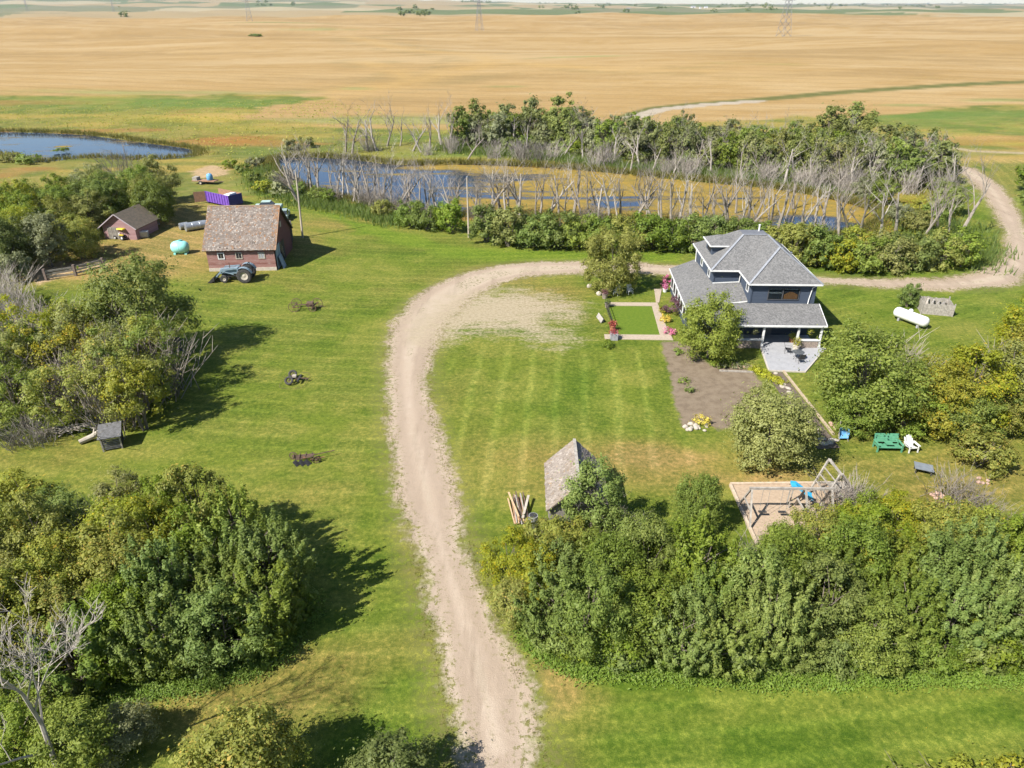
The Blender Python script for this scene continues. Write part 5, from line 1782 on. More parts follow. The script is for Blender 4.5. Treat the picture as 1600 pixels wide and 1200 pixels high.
m.build('foundation', pm('old_concrete', (.46, .41, .34), (.34, .30, .25), 4, .9, bump=.3), bn)
sl = math.hypot(BD / 2, BRZ - BE)
ov = .38
uy, uz = (BD / 2) / sl, (BRZ - BE) / sl
y_e, z_e = -ov * uy, BE - ov * uz
m = MB()
m.slab([(-.35, y_e, z_e), (BW + .35, y_e, z_e), (BW + .35, BD / 2, BRZ), (-.35, BD / 2, BRZ)], .09)
m.slab([(-.35, BD / 2, BRZ), (BW + .35, BD / 2, BRZ), (BW + .35, BD + ov * uy, z_e), (-.35, BD + ov * uy, z_e)], .09)
ro = m.build('roof', SHEATH, bn)


def lich_b(u, v):
    return min(.95, .75 * max(0, (u - .90) / .10) + .55 * max(0, (.06 - u) / .06) + .8 * max(0, v - .9) * 4 * (.4 + u) + .07)


shingles(ro, (-.37, y_e - .03, z_e), (1, 0, 0), (0, uy, uz), BW + .74, sl + ov, SHAKE, .16, .19, .012, lich_b)
shingles(ro, (BW + .37, BD + ov * uy + .03, z_e), (-1, 0, 0), (0, -uy, uz), BW + .74, sl + ov, SHAKE, .3, .4, .012, lich_b)
m = MB()
m.bar((-.37, BD / 2, BRZ + .05), (BW + .37, BD / 2, BRZ + .05), .22, .05)
m.build('ridge_board', pm('lichen_board', (.34, .24, .15), (.25, .18, .13), 5, .95), ro)
m = MB()
m.bar((BW + .36, y_e, z_e + .02), (BW + .36, BD / 2, BRZ + .02), .05, .16)
m.build('verge_board', pm('verge_lichen', (.36, .20, .11), (.26, .17, .12), 6, .95), ro)
for (x, broken) in [(1.75, 0), (3.95, 1), (6.75, 2)]:
    m = MB()
    frame_quad(m, x - .42, x + .42, 1.55, 2.4, -.06, .01, .11)
    f_ = m.build('window', WHITE if broken == 0 else PALE, bn)
    MB().box(x - .33, x + .33, -.03, -.005, 1.64, 2.31).build('pane', DARK if broken < 2 else pm('boarded_pane', (.33, .34, .35), (.22, .23, .24), 9, .8), f_)
    MB().box(x - .02, x + .02, -.05, -.035, 1.64, 2.31).build('mullion', PALE, f_)
# sliding door panels and openings on the shaded gable end
BLUEGREY = siding('door_boards', (.17, .21, .26), (.26, .31, .36), .35, 'Y', .8)
MB().slab([(BW + .10, .25, .0), (BW + .10, 2.35, .0), (BW + .10, 2.35, 2.9), (BW + .10, .25, 2.9)], .06, (1, 0, 0)).build('door', BLUEGREY, bn)
MB().slab([(BW + .75, .5, .0), (BW + .75, 1.9, .0), (BW + .30, 1.9, 1.6), (BW + .30, .5, 1.6)], .05, (1, 0, 0)).build('door', BLUEGREY, bn)
MB().box(BW + .01, BW + .04, 3.2, 5.2, 0, 2.6).build('doorway', DARK, bn)
MB().box(BW + .02, BW + .06, 4.4, 5.0, 4.3, 5.0).build('loft_window', PALE, bn)
for k in range(5):
    y = 2.5 + k * .12
    MB().bar((BW + .1, y, 2.9 - k * .3), (BW + .16, y + 1.1, 1.9 - k * .35), .14, .03).build('loose_board', PALE if k % 2 else GREYWOOD, bn)
# rear lean-to
m = MB()
m.add([(.3, BD + .02, 0), (BW - .25, BD + .02, 0), (BW - .9, BD + 4.4, 0), (.3, BD + 4.4, 0), (.3, BD + .02, 2.7), (BW - .25, BD + .02, 2.9), (BW - .9, BD + 4.4, 2.1), (.3, BD + 4.4, 2.0)], [(1, 2, 6, 5), (2, 3, 7, 6), (3, 0, 4, 7)])
m.build('lean_to_wall', REDV, bn)
m = MB()
m.slab([(.1, BD + .03, 2.75), (BW - .1, BD + .03, 2.95), (BW - .75, BD + 4.7, 2.12), (.1, BD + 4.7, 2.0)], .08)
m.build('lean_to_roof', SHEATH, bn)
for k in range(8):
    y = BD + .4 + k * .55
    MB().bar((BW - .25 - k * .09, y, 0), (BW - .22 - k * .09, y + rng.uniform(-.1, .1), 2.6 + rng.uniform(.0, .7) - k * .05), .14, .05).build('loose_board', OLDWOOD if k % 2 else DARK, bn)

# ---------------------------------------------------------------- tractor with front loader (front to the left)
tp = G(387, 438)
tc = root('tractor', (tp.x, tp.y, 0), R(182), 'blue-grey farm tractor with front loader parked before the barn', 'tractor')
TBLUE = pm('tractor_paint', (.20, .27, .32), (.14, .19, .23), 3, .5, third=((.36, .38, .38), 5, .6))
tc.scale = (1.12, 1.12, 1.12)
# local +x = forward


def wheel(parent, x, y, r_, wd, rim=.55, name='wheel', mat_r=None):
    w_ = MB()
    pf = [(r_ * rim, -wd / 2), (r_ * .9, -wd / 2), (r_, -wd * .35), (r_, wd * .35), (r_ * .9, wd / 2), (r_ * rim, wd / 2)]
    w_.lathe(pf + pf[:1], 22, 'y', (x, y, r_))
    del w_.f[-2:]
    o = w_.build(name, TYRE, parent)
    MB().lathe([(.05, -wd * .32), (r_ * rim * .5, -wd * .22), (r_ * rim, -wd * .42), (r_ * rim * 1.02, wd * .42), (r_ * rim * .5, wd * .22), (.05, wd * .32)], 16, 'y', (x, y, r_)).build('rim', mat_r or PALE, o)
    if r_ > .6:
        lg = MB()
        for k in range(20):
            a = 2 * math.pi * k / 20
            for s_ in (-1, 1):
                a2 = a + (.16 if s_ > 0 else 0)
                c0 = Vector((x + math.cos(a2) * r_ * .99, y + s_ * wd * .05, r_ + math.sin(a2) * r_ * .99))
                c1 = Vector((x + math.cos(a2 + .13) * r_ * .97, y + s_ * wd * .46, r_ + math.sin(a2 + .13) * r_ * .97))
                lg.bar(c0, c1, .05, .05)
        o2 = lg.build('lugs', TYRE, o)
        o2['kind'] = 'stuff'
    return o


for s_ in (-1, 1):
    wheel(tc, 0, s_ * .78, .80, .42)
    wheel(tc, 2.25, s_ * .68, .42, .24, .5)
    fd = MB()
    pts = [(-.95 * math.cos(t) * .98, .80 + .95 * math.sin(t)) for t in np.linspace(.35, 2.2, 8)]
    for (x0, z0), (x1, z1) in zip(pts[:-1], pts[1:]):
        fd.slab([(x0, s_ * .78 - .24, z0), (x0, s_ * .78 + .24, z0), (x1, s_ * .78 + .24, z1), (x1, s_ * .78 - .24, z1)], .03)
    fd.build('fender', TBLUE, tc)
hd = MB()
hd.add([(.75, -.33, .85), (2.75, -.3, .85), (2.75, .3, .85), (.75, .33, .85), (.75, -.33, 1.52), (2.7, -.27, 1.38), (2.7, .27, 1.38), (.75, .33, 1.52)], [(3, 2, 1, 0), (4, 5, 6, 7), (0, 1, 5, 4), (1, 2, 6, 5), (2, 3, 7, 6), (3, 0, 4, 7)])
hd.build('hood', TBLUE, tc, bevel=.06)
m = MB()
m.box(.1, 2.6, -.22, .22, .5, .86)
m.box(-.5, .8, -.34, .34, .62, 1.0)
m.build('chassis', BLACK, tc)
m = MB()
m.box(2.15, 2.35, -.65, .65, .36, .5)
m.build('front_axle', BLACK, tc)
m = MB()
m.box(-.15, .3, -.25, .25, 1.05, 1.15)
m.slab([(-.2, -.25, 1.1), (-.2, .25, 1.1), (-.32, .25, 1.55), (-.32, -.25, 1.55)], .06, (-1, 0, 0))
m.build('seat', BLACK, tc)
MB().ring((.52, 0, 1.55), .2, .02, 'x', 14, 5).build('steering_wheel', BLACK, tc)
m = MB()
for s_ in (-1, 1):
    m.bar((-.35, s_ * .45, 1.0), (-.35, s_ * .45, 1.95), .06, .06)
m.bar((-.35, -.45, 1.95), (-.35, .45, 1.95), .06, .06)
m.build('roll_bar', BLACK, tc)
MB().tube([(1.6, .18, 1.45), (1.6, .18, 2.1)], .04, 8).build('exhaust', RUSTY, tc)
ld = MB()
for s_ in (-1, 1):
    ld.bar((.75, s_ * .5, .7), (.72, s_ * .5, 1.55), .10, .14)
    ld.bar((.7, s_ * .5, 1.55), (2.3, s_ * .5, 1.45), .09, .14)
    ld.bar((2.3, s_ * .5, 1.45), (3.25, s_ * .5, .45), .09, .14)
    ld.bar((1.2, s_ * .5, .85), (2.4, s_ * .5, 1.25), .06, .07)
ld.bar((2.6, -.5, 1.1), (2.6, .5, 1.1), .08, .08)
ld.build('loader_arm', TBLUE, tc)
bk = MB()
for q in ([(3.2, .75), (3.28, .25), (3.62, .06), (4.05, .04)],):
    for (x0, z0), (x1, z1) in zip(q[:-1], q[1:]):
        bk.slab([(x0, -.85, z0), (x0, .85, z0), (x1, .85, z1), (x1, -.85, z1)], .03, (.3, 0, -1))
for s_ in (-.85, .85):
    bk.slab([(3.2, s_, .75), (3.28, s_, .25), (3.62, s_, .06), (4.05, s_, .04)], .025, (0, 1, 0))
bk.build('bucket', BLACK, tc)

# ---------------------------------------------------------------- small red shed and what lies near it
rs = root('shed', G(165, 373), R(-7), 'small faded red gable shed under the trees at far left', 'shed')
FADED = siding('faded_red_boards', (.25, .145, .15), (.33, .21, .215), .18, 'Z', .9, ((.40, .31, .31), .62))
SW, SD, SE, SA = 4.9, 5.5, 1.95, 3.7
m = MB()
m.add([(0, 0, 0), (SW, 0, 0), (SW, 0, SE), (SW / 2, 0, SA - .05), (0, 0, SE), (0, SD, 0), (SW, SD, 0), (SW, SD, SE), (SW / 2, SD, SA - .05), (0, SD, SE)], [(0, 1, 2, 3, 4), (1, 6, 7, 2), (6, 5, 9, 8, 7), (5, 0, 4, 9)])
m.build('wall', FADED, rs)
m = MB()
m.slab([(-.45, -.4, SE - .32), (SW / 2, -.4, SA), (SW / 2, SD + .3, SA), (-.45, SD + .3, SE - .32)], .07)
m.slab([(SW / 2, -.4, SA), (SW + .45, -.4, SE - .32), (SW + .45, SD + .3, SE - .32), (SW / 2, SD + .3, SA)], .07)
rr_ = m.build('roof', pm('brown_roof', (.16, .125, .09), (.10, .085, .065), 3, .95, bump=.3), rs)
m = MB()
m.bar((-.47, -.43, SE - .34), (SW / 2, -.43, SA - .02), .05, .13)
m.bar((SW / 2, -.43, SA - .02), (SW + .47, -.43, SE - .34), .05, .13)
m.build('verge_board', pm('lilac_grey_trim', (.38, .33, .35), (.30, .26, .27), 4, .9), rr_)
dr_ = MB().box(.7, 2.3, -.05, .02, 0, 1.75).build('door', OLDWOOD, rs)
for k in range(3):
    MB().box(.7 + k * .55, .78 + k * .55, -.08, -.05, .05, 1.7).build('batten', GREYWOOD, dr_)
rm = root('riding_mower', G(196, 374), R(160), 'yellow riding mower parked before the small red shed', 'mower')
YEL = pm('yellow_paint', (.62, .48, .03), (.52, .39, .03), 3, .45)
for s_ in (-1, 1):
    wheel(rm, 0, s_ * .5, .38, .26, .5, mat_r=WHITE)
    wheel(rm, 1.35, s_ * .45, .26, .18, .5, mat_r=WHITE)
MB().add([(.55, -.3, .45), (1.7, -.26, .45), (1.7, .26, .45), (.55, .3, .45), (.55, -.28, .98), (1.65, -.22, .85), (1.65, .22, .85), (.55, .28, .98)], [(3, 2, 1, 0), (4, 5, 6, 7), (0, 1, 5, 4), (1, 2, 6, 5), (2, 3, 7, 6), (3, 0, 4, 7)]).build('hood', WHITE, rm, bevel=.05)
MB().box(-.35, .7, -.3, .3, .35, .6).build('frame', BLACK, rm)
MB().add([(-.5, -.55, 1.55), (.75, -.5, 1.5), (.75, .5, 1.5), (-.5, .55, 1.55), (-.4, -.45, 1.68), (.65, -.4, 1.66), (.65, .4, 1.66), (-.4, .45, 1.68)], [(3, 2, 1, 0), (4, 5, 6, 7), (0, 1, 5, 4), (1, 2, 6, 5), (2, 3, 7, 6), (3, 0, 4, 7)]).build('canopy', YEL, rm)
for s_ in (-1, 1):
    MB().bar((-.3, s_ * .35, .5), (-.3, s_ * .42, 1.56), .04, .04).build('canopy_post', BLACK, rm)
    MB().box(-.35, .35, s_ * .5 - .16, s_ * .5 + .16, .74, .8).build('fender', YEL, rm)
MB().box(-.25, .15, -.22, .22, .62, .72).build('seat', BLACK, rm)
r_ = root('old_freezer', G(226, 371), R(10), 'pale grey old chest beside the right wall of the small red shed', 'chest')
MB().box(-.6, .6, -.35, .35, .05, .85).build('body', GALV, r_, bevel=.04)
MB().box(-.62, .62, -.37, .37, .86, .95).build('lid', WHITE, r_, bevel=.02)
# turquoise water tank
wt = root('water_tank', G(283.5, 396), R(8), 'turquoise plastic water tank on the dry grass left of the barn', 'tank')
TURQ = pm('turquoise_plastic', (.22, .58, .52), (.30, .66, .60), 1.6, .4)
pf = [(.08, -1.16)] + [(.90 * math.cos(t) ** .6, 1.15 * math.sin(t)) for t in np.linspace(-1.35, 1.35, 13)] + [(.08, 1.16)]
MB().lathe(pf, 20, 'x', (0, 0, .90)).build('shell', TURQ, wt, True)
for x in (-.55, 0, .55):
    MB().ring((x, 0, .90), .86 - .16 * abs(x), .06, 'x', 20, 6).build('band', TURQ, wt)
MB().lathe([(.25, 0), (.25, .12), (.05, .16)], 14, 'z', (.2, 0, 1.74)).build('lid', pm('teal_lid', (.10, .33, .32), (.08, .28, .27), 3, .5), wt)
for x in (-.7, .7):
    MB().box(x - .15, x + .15, -.6, .6, 0, .2).build('foot', TURQ, wt)
for (px, py, L_, rd, rz, lab) in [(307, 359, 3.0, .62, R(38), 'long galvanised steel drum lying beside the left wall of the barn'), (288, 358, 1.2, .5, R(40), 'short steel drum lying beside the longer one left of the barn')]:
    r_ = root('steel_drum', G(px, py), rz, lab, 'drum')
    pf = [(.02, -L_ / 2), (rd, -L_ / 2), (rd, -L_ * .2), (rd * 1.03, -L_ * .19), (rd * 1.03, -L_ * .17), (rd, -L_ * .16), (rd, L_ * .16), (rd * 1.03, L_ * .17), (rd * 1.03, L_ * .19), (rd, L_ * .2), (rd, L_ / 2), (.02, L_ / 2)]
    MB().lathe(pf, 20, 'x', (0, 0, rd)).build('shell', GALV, r_)
    MB().lathe([(.06, 0), (.06, .08)], 8, 'x', (-L_ / 2 - .07, .2, rd * 1.3)).build('bung', RUSTY, r_)
# purple bin with open end
pbp = G(360, 325)
r_ = root('grain_box', (pbp.x, pbp.y, 0), R(146), 'open-topped purple and dark blue steel box behind the barn', 'container')
PURP = pm('purple_paint', (.16, .075, .38), (.12, .055, .30), 3, .55)
NAVY = pm('navy_paint', (.025, .022, .13), (.035, .03, .17), 3, .5)
BROWNP = pm('brown_plywood', (.30, .17, .10), (.22, .125, .08), 3, .9)
L_, Wd, Hh = 6.2, 2.6, 2.0
MB().box(0, L_, 0, .08, .3, Hh).build('side', PURP, r_)
MB().box(0, L_, -Wd, -Wd + .08, .3, Hh).build('side', BROWNP, r_)
MB().box(-.04, .04, -Wd, .08, .3, Hh).build('end', NAVY, r_)
MB().box(.04, L_, -Wd + .08, 0, .25, .32).build('floor', BROWNP, r_)
for k in range(9):
    MB().box(.3 + k * .7, .4 + k * .7, .08, .16, .3, Hh).build('rib', PURP, r_)
MB().slab([(L_, .1, .3), (L_ + 1.0, 1.6, .3), (L_ + 1.0, 1.6, Hh), (L_, .1, Hh)], .06, (-.8, .5, 0)).build('open_door', BROWNP, r_)
MB().add([(.3, -.3, .33), (2.3, -.3, .33), (2.3, -2.2, .33), (.3, -2.2, .33), (.5, -.6, 2.05), (1.9, -.5, 1.9), (1.8, -1.9, 2.0), (.6, -2.0, 2.15)], [(0, 1, 5, 4), (1, 2, 6, 5), (2, 3, 7, 6), (3, 0, 4, 7), (4, 5, 6, 7)]).build('load', WHITE, r_)
m = MB()
for x in (.4, L_ - .4):
    m.box(x - .15, x + .15, -Wd, .08, 0, .25)
m.build('skid', BLACK, r_)
# trailer
r_ = root('flatbed_trailer', G(322, 287), R(-8), 'small flatbed trailer carrying a crate by the sand patch behind the grove', 'trailer')
MB().box(-2.3, 2.2, -.9, .9, .55, .68).build('deck', BROWNP, r_)
for s_ in (-1, 1):
    wheel(r_, -.5, s_ * 1.0, .36, .2)
MB().bar((2.2, 0, .55), (3.6, 0, .45), .1, .1).build('tongue', RUSTY, r_)
MB().box(-2.2, -1.3, -.7, .6, .68, 1.25).build('crate', GREYWOOD, r_)
p = r_.matrix_basis @ Vector((.9, .1, .68))
b_ = root('plastic_barrel', p, 0, 'blue plastic barrel standing on the flatbed trailer', 'barrel')
MB().lathe([(.5, 0), (.56, .1), (.58, .5), (.54, .9), (.40, 1.15), (.2, 1.2)], 16).build('shell', BLUEP, b_, True)
MB().lathe([(.12, 0), (.12, .1)], 10, 'z', (0, 0, 1.19)).build('cap', WHITE, b_)


def old_car(p, rz, paint, label):
    r_ = root('old_car', p, rz, label, 'car')
    MB().add([(-2.2, -.85, .35), (2.2, -.82, .35), (2.2, .82, .35), (-2.2, .85, .35), (-2.15, -.82, .92), (2.1, -.78, .85), (2.1, .78, .85), (-2.15, .82, .92)], [(3, 2, 1, 0), (4, 5, 6, 7), (0, 1, 5, 4), (1, 2, 6, 5), (2, 3, 7, 6), (3, 0, 4, 7)]).build('body', paint, r_, bevel=.1)
    cab = MB().add([(-1.5, -.76, .9), (.95, -.76, .88), (.95, .76, .88), (-1.5, .76, .9), (-1.0, -.62, 1.42), (.35, -.62, 1.42), (.35, .62, 1.42), (-1.0, .62, 1.42)], [(4, 5, 6, 7), (0, 1, 5, 4), (1, 2, 6, 5), (2, 3, 7, 6), (3, 0, 4, 7)]).build('cabin', pm('car_glass', (.02, .025, .03), (.03, .035, .04), 2, .1, spec=.8), r_)
    MB().slab([(-1.05, -.66, 1.46), (.4, -.66, 1.46), (.4, .66, 1.46), (-1.05, .66, 1.46)], .05).build('roof', paint, r_)
    for s_ in (-1, 1):
        for x in (-1.35, 1.35):
            wheel(r_, x, s_ * .76, .33, .2)
    return r_


PALEG = pm('pale_green_paint', (.36, .46, .42), (.28, .37, .34), 2, .35, spec=.5)
old_car(G(421, 328), R(5), PALEG, 'pale green old car showing its roof behind the barn ridge')
old_car(G(444, 341), R(100), pm('grey_green_paint', (.27, .34, .31), (.20, .26, .24), 2, .4), 'grey-green old car parked off the back corner of the barn')
# rail fence
fo = G(73, 438)
fn = root('rail_fence', fo, 0, 'short weathered rail fence on the bare ground at far left', 'fence')
fp = [Vector((0, 0, 0)), G(119, 431) - fo, G(163, 420) - fo]
for q in fp:
    MB().box(q.x - .14, q.x + .14, q.y - .14, q.y + .14, 0, 1.45).build('post', pm('dark_post', (.16, .12, .10), (.10, .08, .07), 4, .95), fn)
for a_, b_ in zip(fp[:-1], fp[1:]):
    for z in (.35, .75, 1.12):
        MB().bar((a_.x, a_.y, z + rng.uniform(-.06, .06)), (b_.x, b_.y, z + rng.uniform(-.1, .1)), .06, .22).build('rail', PALE if z < .8 else GREYWOOD, fn)
r_ = root('white_stake', G(35, 409), 0, 'short white stake in the grass by the grove at far left', 'stake')
MB().bar((0, 0, 0), (.08, 0, 1.1), .08, .08).build('shaft', WHITE, r_)
MB().lathe([(.07, 0), (.03, .1)], 8, 'z', (.08, 0, 1.1)).build('tip', WHITE, r_)
# poles
for (px, py, h, lean, lab) in [(473, 371, 9.4, .3, 'tall bare wooden pole standing right of the barn'), (732.5, 371, 8.6, -.02, 'grey wooden pole at the edge of the shrubs above the driveway bend')]:
    r_ = root('pole', G(px, py), 0, lab, 'pole')
    MB().tube([(0, 0, -.1), (lean * .5, 0, h * .5), (lean, 0, h)], [.15, .13, .10], 10).build('shaft', pm('pole_wood', (.40, .34, .27), (.29, .25, .2), 3, .9, stretch=(1, 1, .2)), r_)
    MB().box(lean - .12, lean + .12, -.12, .12, h, h + .05).build('cap', GALV, r_)

# ---------------------------------------------------------------- old implements on the lawn
def iron_wheel(parent, c, r_, rz=0.0, sp=10, tilt=0.0):
    m = MB()
    m.ring((0, 0, 0), r_, .035, 'y', 26, 6)
    w_ = m.build('wheel', RUSTY, parent, loc=c)
    w_.rotation_euler = (tilt, 0, rz)
    s2 = MB()
    for k in range(sp):
        a = 2 * math.pi * k / sp
        s2.tube([(0, 0, 0), (math.cos(a) * r_, 0, math.sin(a) * r_)], .016, 4, False)
    s2.lathe([(.07, -.12), (.07, .12)], 8, 'y')
    o = s2.build('spokes', RUSTY, w_)
    return w_


im = root('hay_rake', G(479, 484), R(4), 'rusty four-wheeled horse-drawn implement with spoked wheels on the lawn below the barn', 'implement')
for (x, y, rr2) in [(-1.25, -.55, .55), (-1.15, .65, .55), (.75, -.55, .42), (1.15, .6, .55)]:
    iron_wheel(im, (x, y, rr2), rr2, R(rng.uniform(-8, 8)))
MB().bar((-1.25, -.6, .55), (-1.15, .7, .55), .06, .06).build('axle', RUSTY, im)
MB().bar((.75, -.6, .48), (1.15, .7, .55), .06, .06).build('axle', RUSTY, im)
MB().bar((-1.2, .05, .6), (1.0, .05, .58), .09, .09).build('reach', RUSTY, im)
MB().box(.1, .8, -.3, .45, .45, .85).build('gearbox', RUSTY, im)
for k in range(6):
    MB().bar((.1 + k * .16, -.5, .75), (.2 + k * .16, .55, .35 + .1 * (k % 3)), .04, .04).build('tine', RUSTY, im)
MB().bar((1.0, .1, .55), (2.0, .3, .2), .05, .05).build('hitch', RUSTY, im)
im = root('wheel_cart', G(459, 596), R(0), 'two rubber-tyred wheels on an axle with drawbar inside a wire hoop on the lawn', 'implement')
for y in (-.62, .62):
    w_ = MB()
    w_.ring((0, 0, 0), .30, .11, 'z', 22, 8)
    o = w_.build('wheel', TYRE, im, loc=(-.2, y, .42))
    o.rotation_euler = (R(50), 0, 0)
    h = MB()
    h.lathe([(.07, -.06), (.07, .06)], 8, 'z')
    for k in range(5):
        a = k * 1.2566
        h.tube([(0, 0, 0), (math.cos(a) * .22, math.sin(a) * .22, 0)], .02, 4, False)
    h.build('hub', RUSTY, o)
MB().bar((-.2, -.7, .42), (-.2, .7, .42), .07, .07).build('axle', RUSTY, im)
MB().bar((.55, -.65, .35), (.55, .6, .35), .14, .12).build('crossbar', BLACK, im)
for y in (-.35, .0, .3):
    MB().bar((-.2, y, .42), (.6, y * .6, .36), .06, .06).build('strut', RUSTY, im)
MB().bar((.5, 0, .38), (1.35, .05, .25), .09, .09).build('drawbar', RUSTY, im)
MB().bar((1.2, -.15, .25), (1.4, .22, .25), .05, .05).build('hitch', BLACK, im)
MB().box(-.05, .3, -.1, .18, .45, .62).build('seat', PALE, im)
hp_ = MB()
pp = []
for k in range(40):
    t = 2 * math.pi * k / 40
    ca, sa = math.cos(t), math.sin(t)
    pp.append(((abs(ca) ** .5) * (1 if ca > 0 else -1) * 1.15 + .1, (abs(sa) ** .5) * (1 if sa > 0 else -1) * 1.55, .12))
hp_.tube(pp + pp[:1], .014, 5, False)
hp_.build('wire_hoop', RUSTY, im)
im = root('plow', G(480, 720), R(6), 'rusty old horse-drawn plow frame lying on the lawn above the lower left wood', 'implement')
for k in range(5):
    MB().bar((-1.1 + .1 * k, .25 - k * .14, .35), (.55, .25 - k * .14, .42 + .04 * k), .06, .07).build('beam', RUSTY, im)
for k in range(4):
    MB().bar((-.9 + k * .42, -.35, .5), (-.95 + k * .45, .4, .45), .05, .06).build('crossbar', RUSTY, im)
for k in range(3):
    x = -.75 + k * .4
    MB().add([(x, -.3, .35), (x + .35, -.42, .02), (x + .1, -.75, .0), (x - .2, -.55, .3)], [(0, 1, 2, 3)]).build('share', BLACK, im)
iron_wheel(im, (.75, -.35, .28), .28, R(20), 8)
iron_wheel(im, (-1.0, .3, .3), .3, R(-10), 8)
MB().bar((.5, .05, .45), (2.0, .45, .5), .05, .05).build('handle', RUSTY, im)
MB().bar((.3, -.3, .3), (1.3, .1, .2), .06, .05).build('drawbar', pm('red_rust', (.26, .13, .07), (.18, .09, .05), 6, .9), im)

# ---------------------------------------------------------------- shacks in the thicket
sh = root('slatted_shack', G(178, 697), R(22), 'small collapsing grey slatted shack at the foot of the thicket', 'shack')
sh.scale = (.85, .85, .85)
SLATE = pm('slate_boards', (.135, .135, .138), (.075, .072, .07), 4, .85, stretch=(1, 1, 1))
for k in range(8):
    z = .15 + k * .17
    MB().box(-.75, .75, -.72 - .01 * (k % 2), -.68, z, z + .12).build('slat', SLATE if k < 6 else GREYWOOD, sh)
    MB().box(-.79, -.75, -.7, .9, z, z + .12).build('slat', PALE if k % 2 else GREYWOOD, sh)
for (x, y) in ((-.75, -.7), (.75, -.7), (-.75, .9), (.75, .9)):
    MB().box(x - .06, x + .06, y - .05, y + .05, 0, 1.5).build('post', GREYWOOD, sh)
MB().slab([(-.95, -.95, 1.42), (.95, -.95, 1.42), (.95, 1.1, 1.85), (-.95, 1.1, 1.85)], .06).build('roof', SLATE, sh)
MB().box(.74, .78, -.66, .9, .1, 1.4).build('back_wall', DARK, sh)
lg_ = root('log', G(141, 690), R(35), 'pale sawn log end lying left of the slatted shack', 'log')
MB().tube([(-.7, 0, .2), (.2, .05, .35), (1.2, .1, .7)], [.2, .22, .2], 10).build('trunk', PALE, lg_)
MB().tube([(.3, .05, .35), (.5, .5, .7)], [.08, .05], 7).build('branch_stub', PALE, lg_)
for k in range(14):
    p = G(75 + 5 * k + rng.uniform(-3, 3), 682 - k * .6)
    o = MB().tube([(-1.2, -.2, .2 + .05 * (k % 4)), (0, 0, .5 + .07 * (k % 5)), (1.3, .25, .3 + .1 * (k % 3))], [.05, .06, .03], 6).build('fallen_branch', DEADWOOD if k % 2 else TWIG, None, loc=p)
    o.rotation_euler = (0, R(rng.uniform(-10, 10)), R(rng.uniform(-35, 35)))
    tag(o, 'grey fallen branch in the brush heap along the foot of the thicket', 'branch', 'fallen branches of the brush heap')
ds = root('outhouse', G(268, 553), R(4), 'small dark board outhouse half hidden on the right edge of the thicket', 'outhouse')
DKB = siding('dark_boards', (.05, .045, .045), (.085, .075, .07), .16, 'X', .9)
MB().box(-.8, .8, -.8, .8, 0, 2.0).build('wall', DKB, ds)
MB().slab([(-1.0, -1.0, 2.0), (1.0, -1.0, 2.0), (1.0, 1.0, 2.3), (-1.0, 1.0, 2.3)], .08).build('roof', SHEATH, ds)
MB().box(-.4, .4, -.85, -.79, .05, 1.8).build('door', OLDWOOD, ds)

# ---------------------------------------------------------------- weathered grey shed in the middle, lumber beside it
cs = root('shed', (4.15, 38.2, 0), R(-1), 'weathered grey gable shed with old shingles behind the lower right hedge', 'shed')
hw_, hl, ez, rz_ = 1.75, 2.35, 2.3, 4.05
m = MB()
m.add([(-hw_, -hl, 0), (hw_, -hl, 0), (hw_, -hl, ez), (0, -hl, rz_ - .05), (-hw_, -hl, ez), (-hw_, hl, 0), (hw_, hl, 0), (hw_, hl, ez), (0, hl, rz_ - .05), (-hw_, hl, ez)], [(0, 1, 2, 3, 4), (1, 6, 7, 2), (6, 5, 9, 8, 7), (5, 0, 4, 9)])
m.build('wall', OLDWOOD, cs)
sl = math.hypot(hw_, rz_ - ez)
ux_, uz_ = hw_ / sl, (rz_ - ez) / sl
ox, oz = -hw_ - .25 * ux_, ez - .25 * uz_
m = MB()
m.slab([(ox, -hl - .3, oz), (0, -hl - .3, rz_), (0, hl + .3, rz_), (ox, hl + .3, oz)], .07)
m.slab([(0, -hl - .3, rz_), (-ox, -hl - .3, oz), (-ox, hl + .3, oz), (0, hl + .3, rz_)], .07)
r2 = m.build('roof', SHEATH, cs)
shingles(r2, (ox, hl + .32, oz), (0, -1, 0), (ux_, 0, uz_), 2 * hl + .64, sl + .25, SHAKE_G, .15, .15, .01, lambda u, v: .05)
shingles(r2, (-ox, -hl - .32, oz), (0, 1, 0), (-ux_, 0, uz_), 2 * hl + .64, sl + .25, SHAKE_G, .15, .15, .01, lambda u, v: .05)
MB().bar((0, -hl - .32, rz_ + .04), (0, hl + .32, rz_ + .04), .2, .05).build('ridge_board', GREYWOOD, r2)
MB().box(-.5, .5, hl - .02, hl + .06, .05, 1.9).build('door', GREYWOOD, cs)
lp = root('lumber_pile', G(812, 800), R(7), 'pile of pale and rusty lumber leaning left of the grey shed', 'lumber')
for k in range(13):
    x = -.55 + k * .085
    mt = [NEWWOOD, BROWNP, GREYWOOD, RUSTY][k % 4]
    MB().bar((x + rng.uniform(-.05, .05), -1.3 + rng.uniform(-.2, .2), .10 + .05 * (k % 3)), (x + rng.uniform(-.1, .1), 1.5 + rng.uniform(-.3, .3), .22 + .07 * (k % 4)), .075, .05).build('board', mt, lp)
MB().bar((.05, -1.1, .38), (.75, 1.1, .5), .16, .04).build('board', PALE, lp)
MB().bar((-.55, 1.6, .5), (-.2, -1.0, .42), .12, .04).build('board', NEWWOOD, lp)
r_ = root('steel_barrel', G(833, 822), 0, 'dark grey steel barrel below the lumber pile', 'barrel')
MB().lathe([(.3, 0), (.3, .28), (.315, .3), (.3, .32), (.3, .58), (.315, .6), (.3, .62), (.3, .88)], 16).build('shell', GREYP, r_)
